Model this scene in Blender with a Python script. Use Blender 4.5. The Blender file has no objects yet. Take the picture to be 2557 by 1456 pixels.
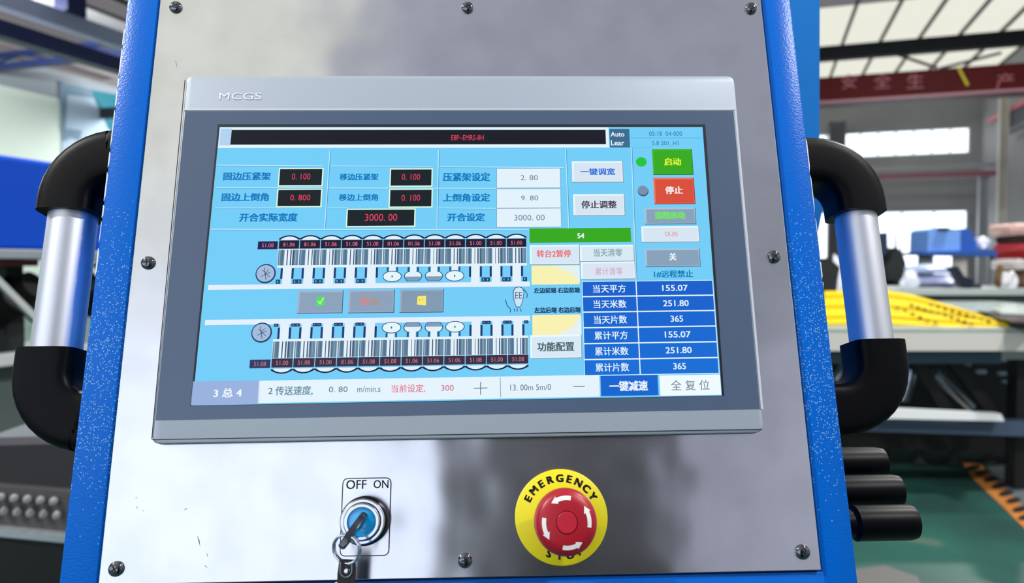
import bpy, bmesh, math, random
from mathutils import Matrix, Vector
random.seed(7)
scene = bpy.context.scene
COL = scene.collection

# ---------------------------------------------------------------- camera
F_PX, CX, CY = 1870.0, 1278.5, 728.0
CAM_H = 1.42
cam_rot = Matrix.Rotation(math.radians(18.4), 4, 'Z') @ Matrix.Rotation(math.radians(88.0), 4, 'X')
CAM = Matrix.Translation((0, 0, CAM_H)) @ cam_rot
cd = bpy.data.cameras.new('camera')
cam = bpy.data.objects.new('camera', cd); COL.objects.link(cam)
cam.matrix_world = CAM
cd.sensor_width = 36.0
cd.lens = 36.0 * F_PX / 2557.0
cd.clip_start = 0.02; cd.clip_end = 200
cd.dof.use_dof = True; cd.dof.focus_distance = 0.53; cd.dof.aperture_fstop = 7.0
scene.camera = cam

# ---------------------------------------------------------------- world, added fill lamps, exposure
w = bpy.data.worlds.new('overcast'); scene.world = w; w.use_nodes = True
wn = w.node_tree.nodes['Background']
wn.inputs[0].default_value = (0.93, 0.96, 1.0, 1); wn.inputs[1].default_value = 2.35
scene.view_settings.view_transform = 'Standard'
scene.view_settings.look = 'None'
scene.view_settings.exposure = 0.0
scene.view_settings.gamma = 1.0
scene.view_settings.use_curve_mapping = False
scene.cycles.max_bounces = 8
scene.cycles.transparent_max_bounces = 16
scene.cycles.use_denoising = True
scene.cycles.sample_clamp_indirect = 4.0

FILL_LAMPS = [(-5.0, -3.0, 7.0, 640), (-4.0, 5.0, 7.0, 450), (-17.0, 3.0, 7.0, 1000), (-17.0, 12.0, 7.0, 1800),
         (-17.0, 21.0, 7.0, 2100), (-6.0, 21.0, 7.0, 500), (4.0, 12.0, 7.0, 520), (3.6, 4.4, 7.0, 480), (5.0, -0.3, 7.0, 420)]  # fill lamps added out of view to brighten hall and console

# ---------------------------------------------------------------- pose of the console's steel plate
def rodr(r):
    v = Vector(r); th = v.length
    return Matrix.Rotation(th, 4, v.normalized())
PR = rodr((-0.23545972890172714, 0.030979662697860965, 0.012390461361369716))
PT = Matrix.Translation((-0.034548521106049036, 0.029626162422900785, -0.5258238200995649))
PM = CAM @ PT @ PR            # plate frame (x right, y up the plate, z out of it) -> world
PMI = PM.inverted()
CAM_IN_PLATE = PMI @ CAM.translation
def ray(px, py):
    return (cam_rot.to_3x3() @ Vector(((px - CX) / F_PX, -(py - CY) / F_PX, -1.0)))
def on_plate(px, py, z=0.0):
    d = PMI.to_3x3() @ ray(px, py); o = CAM_IN_PLATE
    s = (z - o.z) / d.z
    return o + d * s
def at(px, py, axis, val):
    """world point seen at px,py on the world plane axis=val (axis 0,1,2)"""
    d = ray(px, py); o = CAM.translation
    return o + d * ((val - o[axis]) / d[axis])

# ---------------------------------------------------------------- materials
def lin(c):
    out = []
    for v in c[:3]:
        v = v / 255.0
        out.append(v / 12.92 if v <= 0.04045 else ((v + 0.055) / 1.055) ** 2.4)
    return (*out, 1.0)
MATS = {}
def mat(name, rgb, rough=0.5, metal=0.0, spec=0.5, bump=None, vary=None, coat=0.0, emit=None, estr=1.0):
    if name in MATS: return MATS[name]
    m = bpy.data.materials.new(name); m.use_nodes = True
    nt = m.node_tree; b = nt.nodes['Principled BSDF']
    b.inputs['Base Color'].default_value = lin(rgb)
    b.inputs['Roughness'].default_value = rough
    b.inputs['Metallic'].default_value = metal
    b.inputs['Specular IOR Level'].default_value = spec
    b.inputs['Coat Weight'].default_value = coat
    if emit is not None:
        b.inputs['Emission Color'].default_value = lin(emit); b.inputs['Emission Strength'].default_value = estr
    tc = nt.nodes.new('ShaderNodeTexCoord')
    if vary:   # (scale, amount): patchy wear of the surface's own colour
        n = nt.nodes.new('ShaderNodeTexNoise'); n.inputs['Scale'].default_value = vary[0]; n.inputs['Detail'].default_value = 4
        nt.links.new(tc.outputs['Object'], n.inputs['Vector'])
        mx = nt.nodes.new('ShaderNodeMixRGB'); mx.blend_type = 'MULTIPLY'
        rr = nt.nodes.new('ShaderNodeValToRGB'); a = 1 - vary[1]
        rr.color_ramp.elements[0].color = (a, a, a, 1); rr.color_ramp.elements[1].color = (1, 1, 1, 1)
        rr.color_ramp.elements[0].position = 0.3; rr.color_ramp.elements[1].position = 0.7
        nt.links.new(n.outputs['Fac'], rr.inputs['Fac'])
        mx.inputs[0].default_value = 1; mx.inputs[1].default_value = lin(rgb)
        nt.links.new(rr.outputs['Color'], mx.inputs[2]); nt.links.new(mx.outputs[0], b.inputs['Base Color'])
    if bump:   # (scale, strength, distance)
        n2 = nt.nodes.new('ShaderNodeTexNoise'); n2.inputs['Scale'].default_value = bump[0]; n2.inputs['Detail'].default_value = 2
        nt.links.new(tc.outputs['Object'], n2.inputs['Vector'])
        bp = nt.nodes.new('ShaderNodeBump'); bp.inputs['Strength'].default_value = bump[1]; bp.inputs['Distance'].default_value = bump[2]
        nt.links.new(n2.outputs['Fac'], bp.inputs['Height']); nt.links.new(bp.outputs['Normal'], b.inputs['Normal'])
    MATS[name] = m
    return m

def steel_plate_mat():
    m = bpy.data.materials.new('brushed_stainless'); m.use_nodes = True
    nt = m.node_tree; b = nt.nodes['Principled BSDF']; L = nt.links.new
    b.inputs['Metallic'].default_value = 1.0
    b.inputs['Roughness'].default_value = 0.26
    b.inputs['Anisotropic'].default_value = 0.85; b.inputs['Anisotropic Rotation'].default_value = 0.25
    uv = nt.nodes.new('ShaderNodeUVMap'); uv.uv_map = 'UVMap'
    tg = nt.nodes.new('ShaderNodeTangent'); tg.direction_type = 'UV_MAP'; tg.uv_map = 'UVMap'
    L(tg.outputs[0], b.inputs['Tangent'])
    mp = nt.nodes.new('ShaderNodeMapping'); mp.inputs['Scale'].default_value = (30, 1500, 1)
    L(uv.outputs[0], mp.inputs['Vector'])
    n = nt.nodes.new('ShaderNodeTexNoise'); n.inputs['Scale'].default_value = 1.0; n.inputs['Detail'].default_value = 3
    L(mp.outputs[0], n.inputs['Vector'])
    rr = nt.nodes.new('ShaderNodeMapRange'); rr.inputs['To Min'].default_value = 0.19; rr.inputs['To Max'].default_value = 0.22
    L(n.outputs['Fac'], rr.inputs['Value']); L(rr.outputs[0], b.inputs['Roughness'])
    # faint waviness of the thin sheet
    n3 = nt.nodes.new('ShaderNodeTexNoise'); n3.inputs['Scale'].default_value = 9.0; n3.inputs['Detail'].default_value = 1
    L(uv.outputs[0], n3.inputs['Vector'])
    bp = nt.nodes.new('ShaderNodeBump'); bp.inputs['Strength'].default_value = 0.35; bp.inputs['Distance'].default_value = 0.004
    L(n3.outputs['Fac'], bp.inputs['Height']); L(bp.outputs[0], b.inputs['Normal'])
    # small smudges
    n4 = nt.nodes.new('ShaderNodeTexNoise'); n4.inputs['Scale'].default_value = 14.0; n4.inputs['Detail'].default_value = 5
    L(uv.outputs[0], n4.inputs['Vector'])
    r4 = nt.nodes.new('ShaderNodeValToRGB')
    r4.color_ramp.elements[0].position = 0.3; r4.color_ramp.elements[0].color = (0.76, 0.77, 0.80, 1)
    r4.color_ramp.elements[1].position = 0.6; r4.color_ramp.elements[1].color = (0.84, 0.85, 0.885, 1)
    L(n4.outputs['Fac'], r4.inputs['Fac']); L(r4.outputs[0], b.inputs['Base Color'])
    MATS['steel_plate'] = m
    return m

def blue_powder_mat():
    m = bpy.data.materials.new('blue_powder_coat'); m.use_nodes = True
    nt = m.node_tree; b = nt.nodes['Principled BSDF']; L = nt.links.new
    b.inputs['Base Color'].default_value = lin((0, 112, 212)); b.inputs['Roughness'].default_value = 0.3
    b.inputs['Specular IOR Level'].default_value = 0.22
    tc = nt.nodes.new('ShaderNodeTexCoord')
    v = nt.nodes.new('ShaderNodeTexNoise'); v.inputs['Scale'].default_value = 700; v.inputs['Detail'].default_value = 1.5
    L(tc.outputs['Object'], v.inputs['Vector'])
    bp = nt.nodes.new('ShaderNodeBump'); bp.inputs['Strength'].default_value = 0.3; bp.inputs['Distance'].default_value = 0.0006
    L(v.outputs['Fac'], bp.inputs['Height']); L(bp.outputs[0], b.inputs['Normal'])
    # sparkle of the textured coat painted in as pale specks, denser low down
    n = nt.nodes.new('ShaderNodeTexVoronoi'); n.inputs['Scale'].default_value = 760
    L(tc.outputs['Object'], n.inputs['Vector'])
    sep = nt.nodes.new('ShaderNodeSeparateColor'); L(n.outputs['Color'], sep.inputs[0])
    lt = nt.nodes.new('ShaderNodeMath'); lt.operation = 'LESS_THAN'; lt.inputs[1].default_value = 0.33
    L(n.outputs['Distance'], lt.inputs[0])
    pos = nt.nodes.new('ShaderNodeSeparateXYZ'); L(tc.outputs['Object'], pos.inputs[0])
    den = nt.nodes.new('ShaderNodeValToRGB')      # share of cells with a speck, by height up the frame
    e = den.color_ramp.elements
    e[0].position = 0.0; e[0].color = (0.0, 0, 0, 1); e[1].position = 1.0; e[1].color = (0, 0, 0, 1)
    for p, c in ((0.10, 0.0), (0.17, 0.10), (0.24, 0.55), (0.38, 0.75), (0.50, 0.25), (0.58, 0.0)):
        q = e.new(p); q.color = (c, c, c, 1)
    mr = nt.nodes.new('ShaderNodeMapRange'); mr.inputs['From Min'].default_value = -0.25; mr.inputs['From Max'].default_value = 0.25
    L(pos.outputs['Y'], mr.inputs['Value']); L(mr.outputs[0], den.inputs['Fac'])
    l2 = nt.nodes.new('ShaderNodeMath'); l2.operation = 'LESS_THAN'
    L(sep.outputs[0], l2.inputs[0]); L(den.outputs[0], l2.inputs[1])
    mu = nt.nodes.new('ShaderNodeMath'); mu.operation = 'MULTIPLY'; L(lt.outputs[0], mu.inputs[0]); L(l2.outputs[0], mu.inputs[1])
    mx = nt.nodes.new('ShaderNodeMixRGB'); mx.inputs[1].default_value = lin((0, 104, 210)); mx.inputs[2].default_value = lin((150, 195, 235))
    mk = nt.nodes.new('ShaderNodeMath'); mk.operation = 'MULTIPLY'; mk.inputs[1].default_value = 0.75
    L(mu.outputs[0], mk.inputs[0]); L(mk.outputs[0], mx.inputs[0]); L(mx.outputs[0], b.inputs['Base Color'])
    MATS['powder'] = m
    return m

def pane_mat(name, col, clear):
    m = bpy.data.materials.new(name); m.use_nodes = True
    nt = m.node_tree; nt.nodes.remove(nt.nodes['Principled BSDF']); out = nt.nodes['Material Output']
    t = nt.nodes.new('ShaderNodeBsdfTransparent'); t.inputs[0].default_value = (*col, 1)
    d = nt.nodes.new('ShaderNodeBsdfTranslucent'); d.inputs[0].default_value = (*col, 1)
    mx = nt.nodes.new('ShaderNodeMixShader'); mx.inputs[0].default_value = 1 - clear
    nt.links.new(t.outputs[0], mx.inputs[1]); nt.links.new(d.outputs[0], mx.inputs[2]); nt.links.new(mx.outputs[0], out.inputs[0])
    MATS[name] = m
    return m

STEEL = steel_plate_mat(); POWDER = blue_powder_mat()
CHROME = mat('chrome', (215, 218, 225), 0.12, 1.0)
DARKCHROME = mat('dark_chrome', (120, 122, 128), 0.10, 1.0)
BLACKPL = mat('black_plastic', (2, 3, 7), 0.40, spec=0.12, bump=(900, 0.12, 0.0004))
RUBBER = mat('black_rubber', (8, 8, 9), 0.7)
ALU = mat('brushed_aluminium', (228, 231, 240), 0.42, 1.0, bump=(60, 0.03, 0.0005))
GREYALU = mat('anodised_grey_frame', (176, 187, 200), 0.45, 0.15)
BEZEL = mat('slate_membrane', (76, 94, 122), 0.34, 0.0, 0.6)
GAPDARK = mat('dark_gap', (2, 6, 24), 0.5)
YELLOW = mat('yellow_plastic', (240, 226, 20), 0.45)
RED = mat('red_plastic', (170, 12, 36), 0.38)
RED2 = mat('red_cap', (190, 30, 55), 0.35)
WHITEP = mat('white_print', (240, 240, 240), 0.5)
INK = mat('black_ink', (14, 14, 22), 0.5)
BLUECORE = mat('blue_lock_core', (0, 160, 235), 0.2, 0.0, 0.8, coat=1.0)
KEYMETAL = mat('dark_key_metal', (96, 98, 106), 0.18, 1.0)
LEATHER = mat('black_leather', (12, 13, 20), 0.45, bump=(500, 0.3, 0.0005))
LOGO = mat('logo_print', (250, 250, 252), 0.6)

# ---------------------------------------------------------------- mesh helpers
def link(name, me, parent=None, mw=None):
    o = bpy.data.objects.new(name, me); COL.objects.link(o)
    if parent is not None: o.parent = parent
    if mw is not None: o.matrix_world = mw
    return o
def obj(name, bm, m, parent=None, smooth=False, mw=None):
    bmesh.ops.recalc_face_normals(bm, faces=bm.faces)
    me = bpy.data.meshes.new(name); bm.to_mesh(me); bm.free()
    for x in (m if isinstance(m, (list, tuple)) else [m]): me.materials.append(x)
    if smooth:
        for p in me.polygons: p.use_smooth = True
        me.set_sharp_from_angle(angle=math.radians(38))
    return link(name, me, parent, mw)
def tag(o, label=None, cat=None, group=None, kind=None):
    if label: o['label'] = label
    if cat: o['category'] = cat
    if group: o['group'] = group
    if kind: o['kind'] = kind
    return o
def empty(name, loc=(0, 0, 0), mw=None):
    o = bpy.data.objects.new(name, None); COL.objects.link(o)
    o.empty_display_size = 0.05
    if mw is not None: o.matrix_world = mw
    else: o.location = loc
    return o
def box(bm, x0, y0, z0, x1, y1, z1, bev=0.0, M=None, mi=0):
    vs = [bm.verts.new((x, y, z)) for x in (x0, x1) for y in (y0, y1) for z in (z0, z1)]
    fs = [bm.faces.new([vs[i] for i in q]) for q in ((0, 1, 3, 2), (4, 6, 7, 5), (0, 4, 5, 1), (2, 3, 7, 6), (0, 2, 6, 4), (1, 5, 7, 3))]
    for f_ in fs: f_.material_index = mi
    if bev > 0:
        r = bmesh.ops.bevel(bm, geom=list({e for f_ in fs for e in f_.edges}), offset=bev, segments=2, affect='EDGES', profile=0.5)
        vs = list({v for f_ in r['faces'] for v in f_.verts} | {v for v in vs if v.is_valid})
    if M is not None:
        bmesh.ops.transform(bm, matrix=M, verts=[v for v in vs if v.is_valid])
    return vs
def prism(bm, pts, n, mi=0):
    """solid from polygon pts (Vectors) pushed along vector n"""
    a = [bm.verts.new(p) for p in pts]; b = [bm.verts.new(Vector(p) + n) for p in pts]
    k = len(a); fs = [bm.faces.new(a), bm.faces.new(b[::-1])]
    for i in range(k):
        fs.append(bm.faces.new((a[i], a[(i + 1) % k], b[(i + 1) % k], b[i])))
    for f_ in fs: f_.material_index = mi
    return a + b
def bar(bm, p, q, w_, h_, up=Vector((0, 0, 1)), mi=0):
    p = Vector(p); q = Vector(q); d = (q - p).normalized()
    s = d.cross(up)
    if s.length < 1e-4: s = d.cross(Vector((1, 0, 0)))
    s.normalize(); u = s.cross(d).normalized()
    pts = [p + s * a + u * b for a, b in ((-w_/2, -h_/2), (w_/2, -h_/2), (w_/2, h_/2), (-w_/2, h_/2))]
    return prism(bm, pts, q - p, mi)
def lathe(bm, prof, seg=40, M=None, mi=0):
    """prof: list of (r, z)"""
    rings = []; allv = []
    for r, z in prof:
        if r < 1e-7: ring = [bm.verts.new((0, 0, z))]
        else: ring = [bm.verts.new((r * math.cos(2*math.pi*i/seg), r * math.sin(2*math.pi*i/seg), z)) for i in range(seg)]
        rings.append(ring); allv += ring
    for a, b in zip(rings[:-1], rings[1:]):
        for i in range(seg):
            j = (i + 1) % seg
            if len(a) == 1 and len(b) == 1: continue
            if len(a) == 1: f_ = bm.faces.new((a[0], b[i], b[j]))
            elif len(b) == 1: f_ = bm.faces.new((a[i], a[j], b[0]))
            else: f_ = bm.faces.new((a[i], a[j], b[j], b[i]))
            f_.material_index = mi
    if M is not None: bmesh.ops.transform(bm, matrix=M, verts=allv)
    return allv
def sweep(bm, path, sect, closed=False, caps=True):
    """sect(i, n) -> list of (a, b) offsets; path list of Vectors, planar; frame from Z reference"""
    n = len(path); rings = []
    for i, p in enumerate(path):
        if closed: d = path[(i + 1) % n] - path[i - 1]
        else: d = path[min(i + 1, n - 1)] - path[max(i - 1, 0)]
        d.normalize(); z = Vector((0, 0, 1)); s = d.cross(z)
        if s.length < 1e-3: s = Vector((1, 0, 0))
        s.normalize(); u = s.cross(d).normalized()
        rings.append([bm.verts.new(p + s * a + u * b) for a, b in sect(i, n)])
    m_ = len(rings)
    for i in range(m_ if closed else m_ - 1):
        a, b = rings[i], rings[(i + 1) % m_]; k = len(a)
        for j in range(k): bm.faces.new((a[j], a[(j + 1) % k], b[(j + 1) % k], b[j]))
    if caps and not closed:
        bm.faces.new(rings[0]); bm.faces.new(rings[-1][::-1])
def circ(r, k=24, pw=2.0):
    out = []
    for i in range(k):
        t = 2 * math.pi * i / k; c, s = math.cos(t), math.sin(t)
        out.append((r * math.copysign(abs(c) ** (2 / pw), c), r * math.copysign(abs(s) ** (2 / pw), s)))
    return out
def round_rect(x0, y0, x1, y1, r, k=6):
    pts = []
    for cx_, cy_, a0 in ((x1 - r, y1 - r, 0), (x0 + r, y1 - r, 90), (x0 + r, y0 + r, 180), (x1 - r, y0 + r, 270)):
        for i in range(k + 1):
            a = math.radians(a0 + 90 * i / k); pts.append(Vector((cx_ + r * math.cos(a), cy_ + r * math.sin(a), 0)))
    return pts
def text_polys(s, bold=0.0):
    """flat text as (verts2d, faces) in its own units, from the built-in font"""
    cu = bpy.data.curves.new('t', 'FONT'); cu.body = s; cu.size = 1; cu.resolution_u = 3
    cu.fill_mode = 'FRONT'
    o = bpy.data.objects.new('t', cu); COL.objects.link(o)
    dg = bpy.context.evaluated_depsgraph_get()
    me = bpy.data.meshes.new_from_object(o.evaluated_get(dg))
    vs = [(v.co.x, v.co.y) for v in me.vertices]; fs = [tuple(p.vertices) for p in me.polygons]
    if bold > 0:      # heavier strokes: the glyphs doubled with a small shift
        n = len(vs); v0, f0 = vs, fs; vs, fs = [], []
        for k, (dx_, dy_) in enumerate(((-bold, -bold * .5), (bold, bold * .5), (-bold, bold * .5), (bold, -bold * .5))):
            vs += [(x + dx_, y + dy_) for x, y in v0]; fs += [tuple(i + n * k for i in f_) for f_ in f0]
    bpy.data.objects.remove(o); bpy.data.curves.remove(cu); bpy.data.meshes.remove(me)
    return vs, fs

# =============================================================== LARGE STRUCTURE: the hall
X0, X1, Y0, Y1, ZR = -22.0, 7.2, -12.0, 30.0, 7.9
WALLG = mat('wall_grey_sheet', (150, 150, 154), 0.6, vary=(0.8, 0.12))
WALLP = mat('wall_pale_green', (196, 212, 202), 0.6, vary=(0.3, 0.10))
WALLD = mat('wall_dark_band', (128, 138, 146), 0.6)
def floor_mat():
    m = bpy.data.materials.new('green_epoxy_floor'); m.use_nodes = True
    nt = m.node_tree; b = nt.nodes['Principled BSDF']; L = nt.links.new
    tc = nt.nodes.new('ShaderNodeTexCoord')
    n = nt.nodes.new('ShaderNodeTexNoise'); n.inputs['Scale'].default_value = 1.3; n.inputs['Detail'].default_value = 5
    L(tc.outputs['Object'], n.inputs['Vector'])
    r = nt.nodes.new('ShaderNodeValToRGB')
    r.color_ramp.elements[0].position = 0.35; r.color_ramp.elements[0].color = lin((28, 60, 56))
    r.color_ramp.elements[1].position = 0.62; r.color_ramp.elements[1].color = lin((34, 84, 74))
    e = r.color_ramp.elements.new(0.72); e.color = lin((92, 100, 88))
    L(n.outputs['Fac'], r.inputs['Fac']); L(r.outputs[0], b.inputs['Base Color'])
    b.inputs['Roughness'].default_value = 0.45
    return m
bm = bmesh.new(); box(bm, X0 - .2, Y0 - .2, -0.1, X1 + .2, Y1 + .2, 0)
tag(obj('floor', bm, floor_mat()), kind='structure')
# far wall with two window bands
FILL_PANELS = []
wa = at(2020, 332, 1, Y1); wb = at(2422, 390, 1, Y1)
w1 = (wa.x, at(2240, 390, 1, Y1).z, wb.x, at(2240, 325, 1, Y1).z)
wc = at(2020, 600, 1, Y1); wd = at(2416, 600, 1, Y1)
w2 = (wc.x, at(2300, 692, 1, Y1).z, wd.x, at(2300, 525, 1, Y1).z)
def wall_y(name, y, t, holes, m, xs=(X0, X1), zt=ZR):
    """wall in a plane y=const with rectangular holes (x0,z0,x1,z1) that do not overlap in z"""
    bm = bmesh.new()
    holes = sorted(holes, key=lambda h: h[1]); z = 0
    for h in holes:
        box(bm, xs[0], y, z, xs[1], y + t, h[1])
        box(bm, xs[0], y, h[1], h[0], y + t, h[3]); box(bm, h[2], y, h[1], xs[1], y + t, h[3])
        z = h[3]
    box(bm, xs[0], y, z, xs[1], y + t, zt)
    return tag(obj(name, bm, m), kind='structure')
wall_y('wall_back', Y1, 0.2, [w1, w2], WALLG)
PANE = pane_mat('window_pane', (0.95, 0.98, 1.0), 0.7)
FRAMEM = mat('window_frame', (205, 215, 225), 0.5)
def window(name, h, n, y, t=0.05, m=PANE):
    r = tag(empty(name, ((h[0] + h[2]) / 2, y, h[1])), kind='structure')
    bm = bmesh.new(); fw = 0.05
    cx_ = (h[0] + h[2]) / 2; x0, x1 = h[0] - cx_, h[2] - cx_; z1 = h[3] - h[1]
    box(bm, x0, 0, 0, x1, t, fw); box(bm, x0, 0, z1 - fw, x1, t, z1)
    for i in range(n + 1):
        xx = x0 + (x1 - x0 - fw) * i / n
        box(bm, xx, 0.002, fw, xx + fw, t - 0.002, z1 - fw)
    obj('window_frame', bm, FRAMEM, r)
    me = None
    pw = (x1 - x0) / n
    for i in range(n):
        if me is None:
            b2 = bmesh.new(); box(b2, 0, 0.02, fw, pw - fw, 0.026, z1 - fw)
            o = obj('pane', b2, m, r); me = o.data
        else: o = link('pane', me, r)
        o.location.x = x0 + i * pw + fw * 0.5
    return r
window('window_1', w1, 9, Y1 + 0.05)
window('window_2', w2, 5, Y1 + 0.05)
# wall behind the camera; its unseen tall glazing is sized to brighten the console
w3 = (-20.0, 0.6, 3.6, 7.4)
wall_y('wall_front', Y0 - 0.2, 0.2, [w3], WALLG)
window('window_3_unseen', w3, 19, Y0 - 0.15, m=pane_mat('window_pane_tall_unseen', (0.75, 0.775, 0.83), 0.5))
bm = bmesh.new(); HY0, HY1, HZ0, HZ1 = -11.4, -5.4, 1.0, 6.4  # unseen translucent panels added to brighten the plate's right side
box(bm, X1, HY1, 0, X1 + .2, Y1, ZR); box(bm, X1, Y0, 0, X1 + .2, HY0, ZR); box(bm, X1, HY0, 0, X1 + .2, HY1, HZ0); box(bm, X1, HY0, HZ1, X1 + .2, HY1, ZR)
for k in range(6):
    b9 = bmesh.new(); y9 = HY0 + k; box(b9, X1 + .08, y9 + .02, HZ0, X1 + .09, y9 + .98, HZ1)
    o9 = obj('fill_panel' if k else 'fill_panel', b9, MATS.get('wall_fill_pane') or pane_mat('wall_fill_pane', (0.40, 0.40, 0.44), 0.35)); FILL_PANELS.append(o9)
tag(obj('wall_right', bm, WALLG), kind='structure')
bm = bmesh.new(); box(bm, X0 - .2, Y0, 0, X0, Y1, ZR - 1.0); tag(obj('wall_left', bm, WALLP), kind='structure')
bm = bmesh.new(); box(bm, X0 - .2, Y0, ZR - 1.0, X0, Y1, ZR); tag(obj('trim_1', bm, WALLD), kind='structure')
for o9 in FILL_PANELS: o9.parent = bpy.data.objects['wall_right']
# roof: sheets between purlins, translucent where daylight is seen, and unseen behind the camera
ceil = tag(empty('ceiling', (0, 0, ZR)), kind='structure')
SHEET = mat('roof_sheet', (176, 176, 180), 0.6)
MILK = pane_mat('milky_skylight', (0.28, 0.27, 0.275), 0.25)
MILKB = pane_mat('milky_skylight_back_unseen', (0.42, 0.42, 0.45), 0.25)  # unseen rear panes, tint raised to brighten the plate's reflection
BRIGHT = pane_mat('bright_skylight', (0.62, 0.61, 0.56), 0.35)
def sheet(x0, x1, y0, y1, m):
    bm = bmesh.new(); box(bm, x0 + .01, y0 + .01, 0, x1 - .01, y1 - .01, 0.012); o = obj('roof_panel', bm, m, ceil); return o
nx = 29; dx = (X1 - X0) / nx
for i in range(nx):
    x0 = X0 + i * dx; x1 = x0 + dx
    for y0, y1, k in ((Y0, 3.0, 'a'), (3.0, 20.6, 'b'), (20.6, Y1, 'c')):
        if k == 'a': m = BRIGHT if -10 < x0 < -0.5 else (MILKB if x0 > -0.5 else SHEET)
        elif k == 'b': m = MILK if x0 > -6 or i % 3 == 0 else SHEET
        else: m = BRIGHT if x0 > -9 else (MILK if i % 2 else SHEET)
        sheet(x0, x1, y0, y1, m)
PURL = mat('purlin', (105, 100, 100), 0.6)
bmp = None
for i in range(nx + 1):
    if bmp is None:
        bm = bmesh.new(); box(bm, -0.035, Y0, -0.09, 0.035, Y1, -0.002); o = obj('purlin', bm, PURL, ceil); bmp = o.data
    else: o = link('purlin', bmp, ceil)
    o.location.x = X0 + i * dx

# =============================================================== THE CONSOLE
HW = 0.2535
con = tag(empty('control_console', mw=PM), 'blue powder-coated control console with brushed steel front and two side handles', 'console')
# blue frame: four rails round the recessed opening, then the body behind
PLX0, PLX1, PLY0, PLY1 = -0.2275, 0.2305, -0.2172, 0.300
bm = bmesh.new()
Y_B, Y_T = -0.262, 0.345
DZ = -0.0025
box(bm, -HW, Y_B, -0.13, PLX0 - 0.0022, Y_T, DZ, 0.0016)
box(bm, PLX1 + 0.0018, Y_B, -0.13, HW + 0.0015, Y_T, DZ, 0.0016)
box(bm, PLX0 - 0.003, Y_B, -0.13, PLX1 + 0.003, PLY0 - 0.0012, DZ - 0.0001, 0.0012)
box(bm, PLX0 - 0.003, PLY1 + 0.0015, -0.13, PLX1 + 0.003, Y_T, DZ - 0.0001, 0.0012)
obj('front_frame', bm, POWDER, con, smooth=True)
bm = bmesh.new(); box(bm, -HW + 0.004, Y_B + 0.004, -0.26, HW - 0.004, Y_T - 0.004, -0.1305, 0.003)
obj('rear_case', bm, POWDER, con)
bm = bmesh.new(); box(bm, PLX0 - 0.0021, PLY0 - 0.0010, -0.012, PLX1 + 0.0017, PLY1 + 0.001, -0.0045)
obj('gasket', bm, GAPDARK, con)
bm = bmesh.new()
box(bm, PLX0, PLY0, -0.0044, PLX1, PLY1, 0, 0.0004)
uvl = bm.loops.layers.uv.new('UVMap')
for f_ in bm.faces:
    for l in f_.loops: l[uvl].uv = (l.vert.co.x * 2 + 0.5, l.vert.co.y * 2 + 0.5)
obj('front_plate', bm, STEEL, con)

# pan-head cross-recess screws
def screw_mesh(rec):
    bm = bmesh.new(); R_ = 0.0047
    prof = [(R_, 0.0001), (R_, 0.0009)]
    for i in range(1, 7):
        a = i / 6 * math.radians(90); prof.append((R_ * math.cos(a * 0.93), 0.0009 + 0.0022 * math.sin(a)))
    prof += [(0.0, 0.00312)]
    lathe(bm, prof, 32)
    o = obj('screw', bm, DARKCHROME, con, smooth=True)
    return o
def screw_at(x, y, rot, src):
    o = link('screw', src.data, con); o.location = (x, y, 0.0); o.rotation_euler = (0, 0, rot); return o
s0 = screw_mesh(0)
bm = bmesh.new()
for a in (0, 1):
    M = Matrix.Rotation(a * math.pi / 2, 4, 'Z')
    box(bm, -0.0022, -0.00045, 0.0024, 0.0022, 0.00045, 0.00325, 0.0001, M)
rec_me = None
SCREWS = [(438, 17), (1167, 18), (1876, 20), (369, 656), (1933, 641), (289, 1421), (1161, 1400), (2005, 1379)]
for i, (px, py) in enumerate(SCREWS):
    p = on_plate(px, py, 0.001)
    o = s0 if i == 0 else screw_at(0, 0, 0, s0)
    o.location = (p.x, p.y, 0); o.rotation_euler = (0, 0, random.uniform(0, 1.5))
    if i == 0:
        r = obj('cross_recess', bm, INK, o); rec_me = r.data
    else: r = link('cross_recess', rec_me, o)

# side handles: two elbows and a tube
def grab_handle(side, x_c, y_top, y_bot, z, r_t):
    h = empty('grab_handle'); h.parent = con; h.location = (0, 0, 0)
    rs = r_t * 1.22
    for sgn, ye in ((1, y_top), (-1, y_bot)):
        # centre line: from the console side outward, bend, then towards the tube
        yy = ye + sgn * (0.043 if sgn > 0 else 0.051)
        path = [Vector((side * (HW - 0.001), yy, z)), Vector((side * (HW + 0.006), yy, z))]
        xo = abs(x_c); rb = min(0.034, xo - HW - 0.001)
        n = 10
        for i in range(n + 1):
            a = math.radians(90 * i / n)
            path.append(Vector((side * (xo - rb + rb * math.sin(a)), yy - sgn * (rb - rb * math.cos(a)), z)))
        path.append(Vector((side * xo, ye, z)))
        bm = bmesh.new()
        sweep(bm, path, lambda i, k: circ(rs, 48, 5.0))
        obj('elbow', bm, BLACKPL, h, smooth=True)
    bm = bmesh.new()
    M = Matrix.Translation((x_c, 0, z)) @ Matrix.Rotation(math.radians(-90), 4, 'X')
    lathe(bm, [(r_t - .001, y_bot - 0.008), (r_t, y_bot - 0.007), (r_t, y_top + 0.007), (r_t - .001, y_top + 0.008)], 48, M)
    obj('tube', bm, ALU, h, smooth=True)
    return h
ZL, ZRt = -0.030, -0.055
lt = on_plate(179, 540, ZL); lb = on_plate(146, 876, ZL)
rt = on_plate(2138, 540, ZRt); rb_ = on_plate(2174, 856, ZRt)
print('handles', lt, lb, rt, rb_)
grab_handle(-1, (lt.x + lb.x) / 2, lt.y, lb.y, ZL, 0.0165)
grab_handle(1, (rt.x + rb_.x) / 2, rt.y, rb_.y, ZRt, 0.0158)

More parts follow.
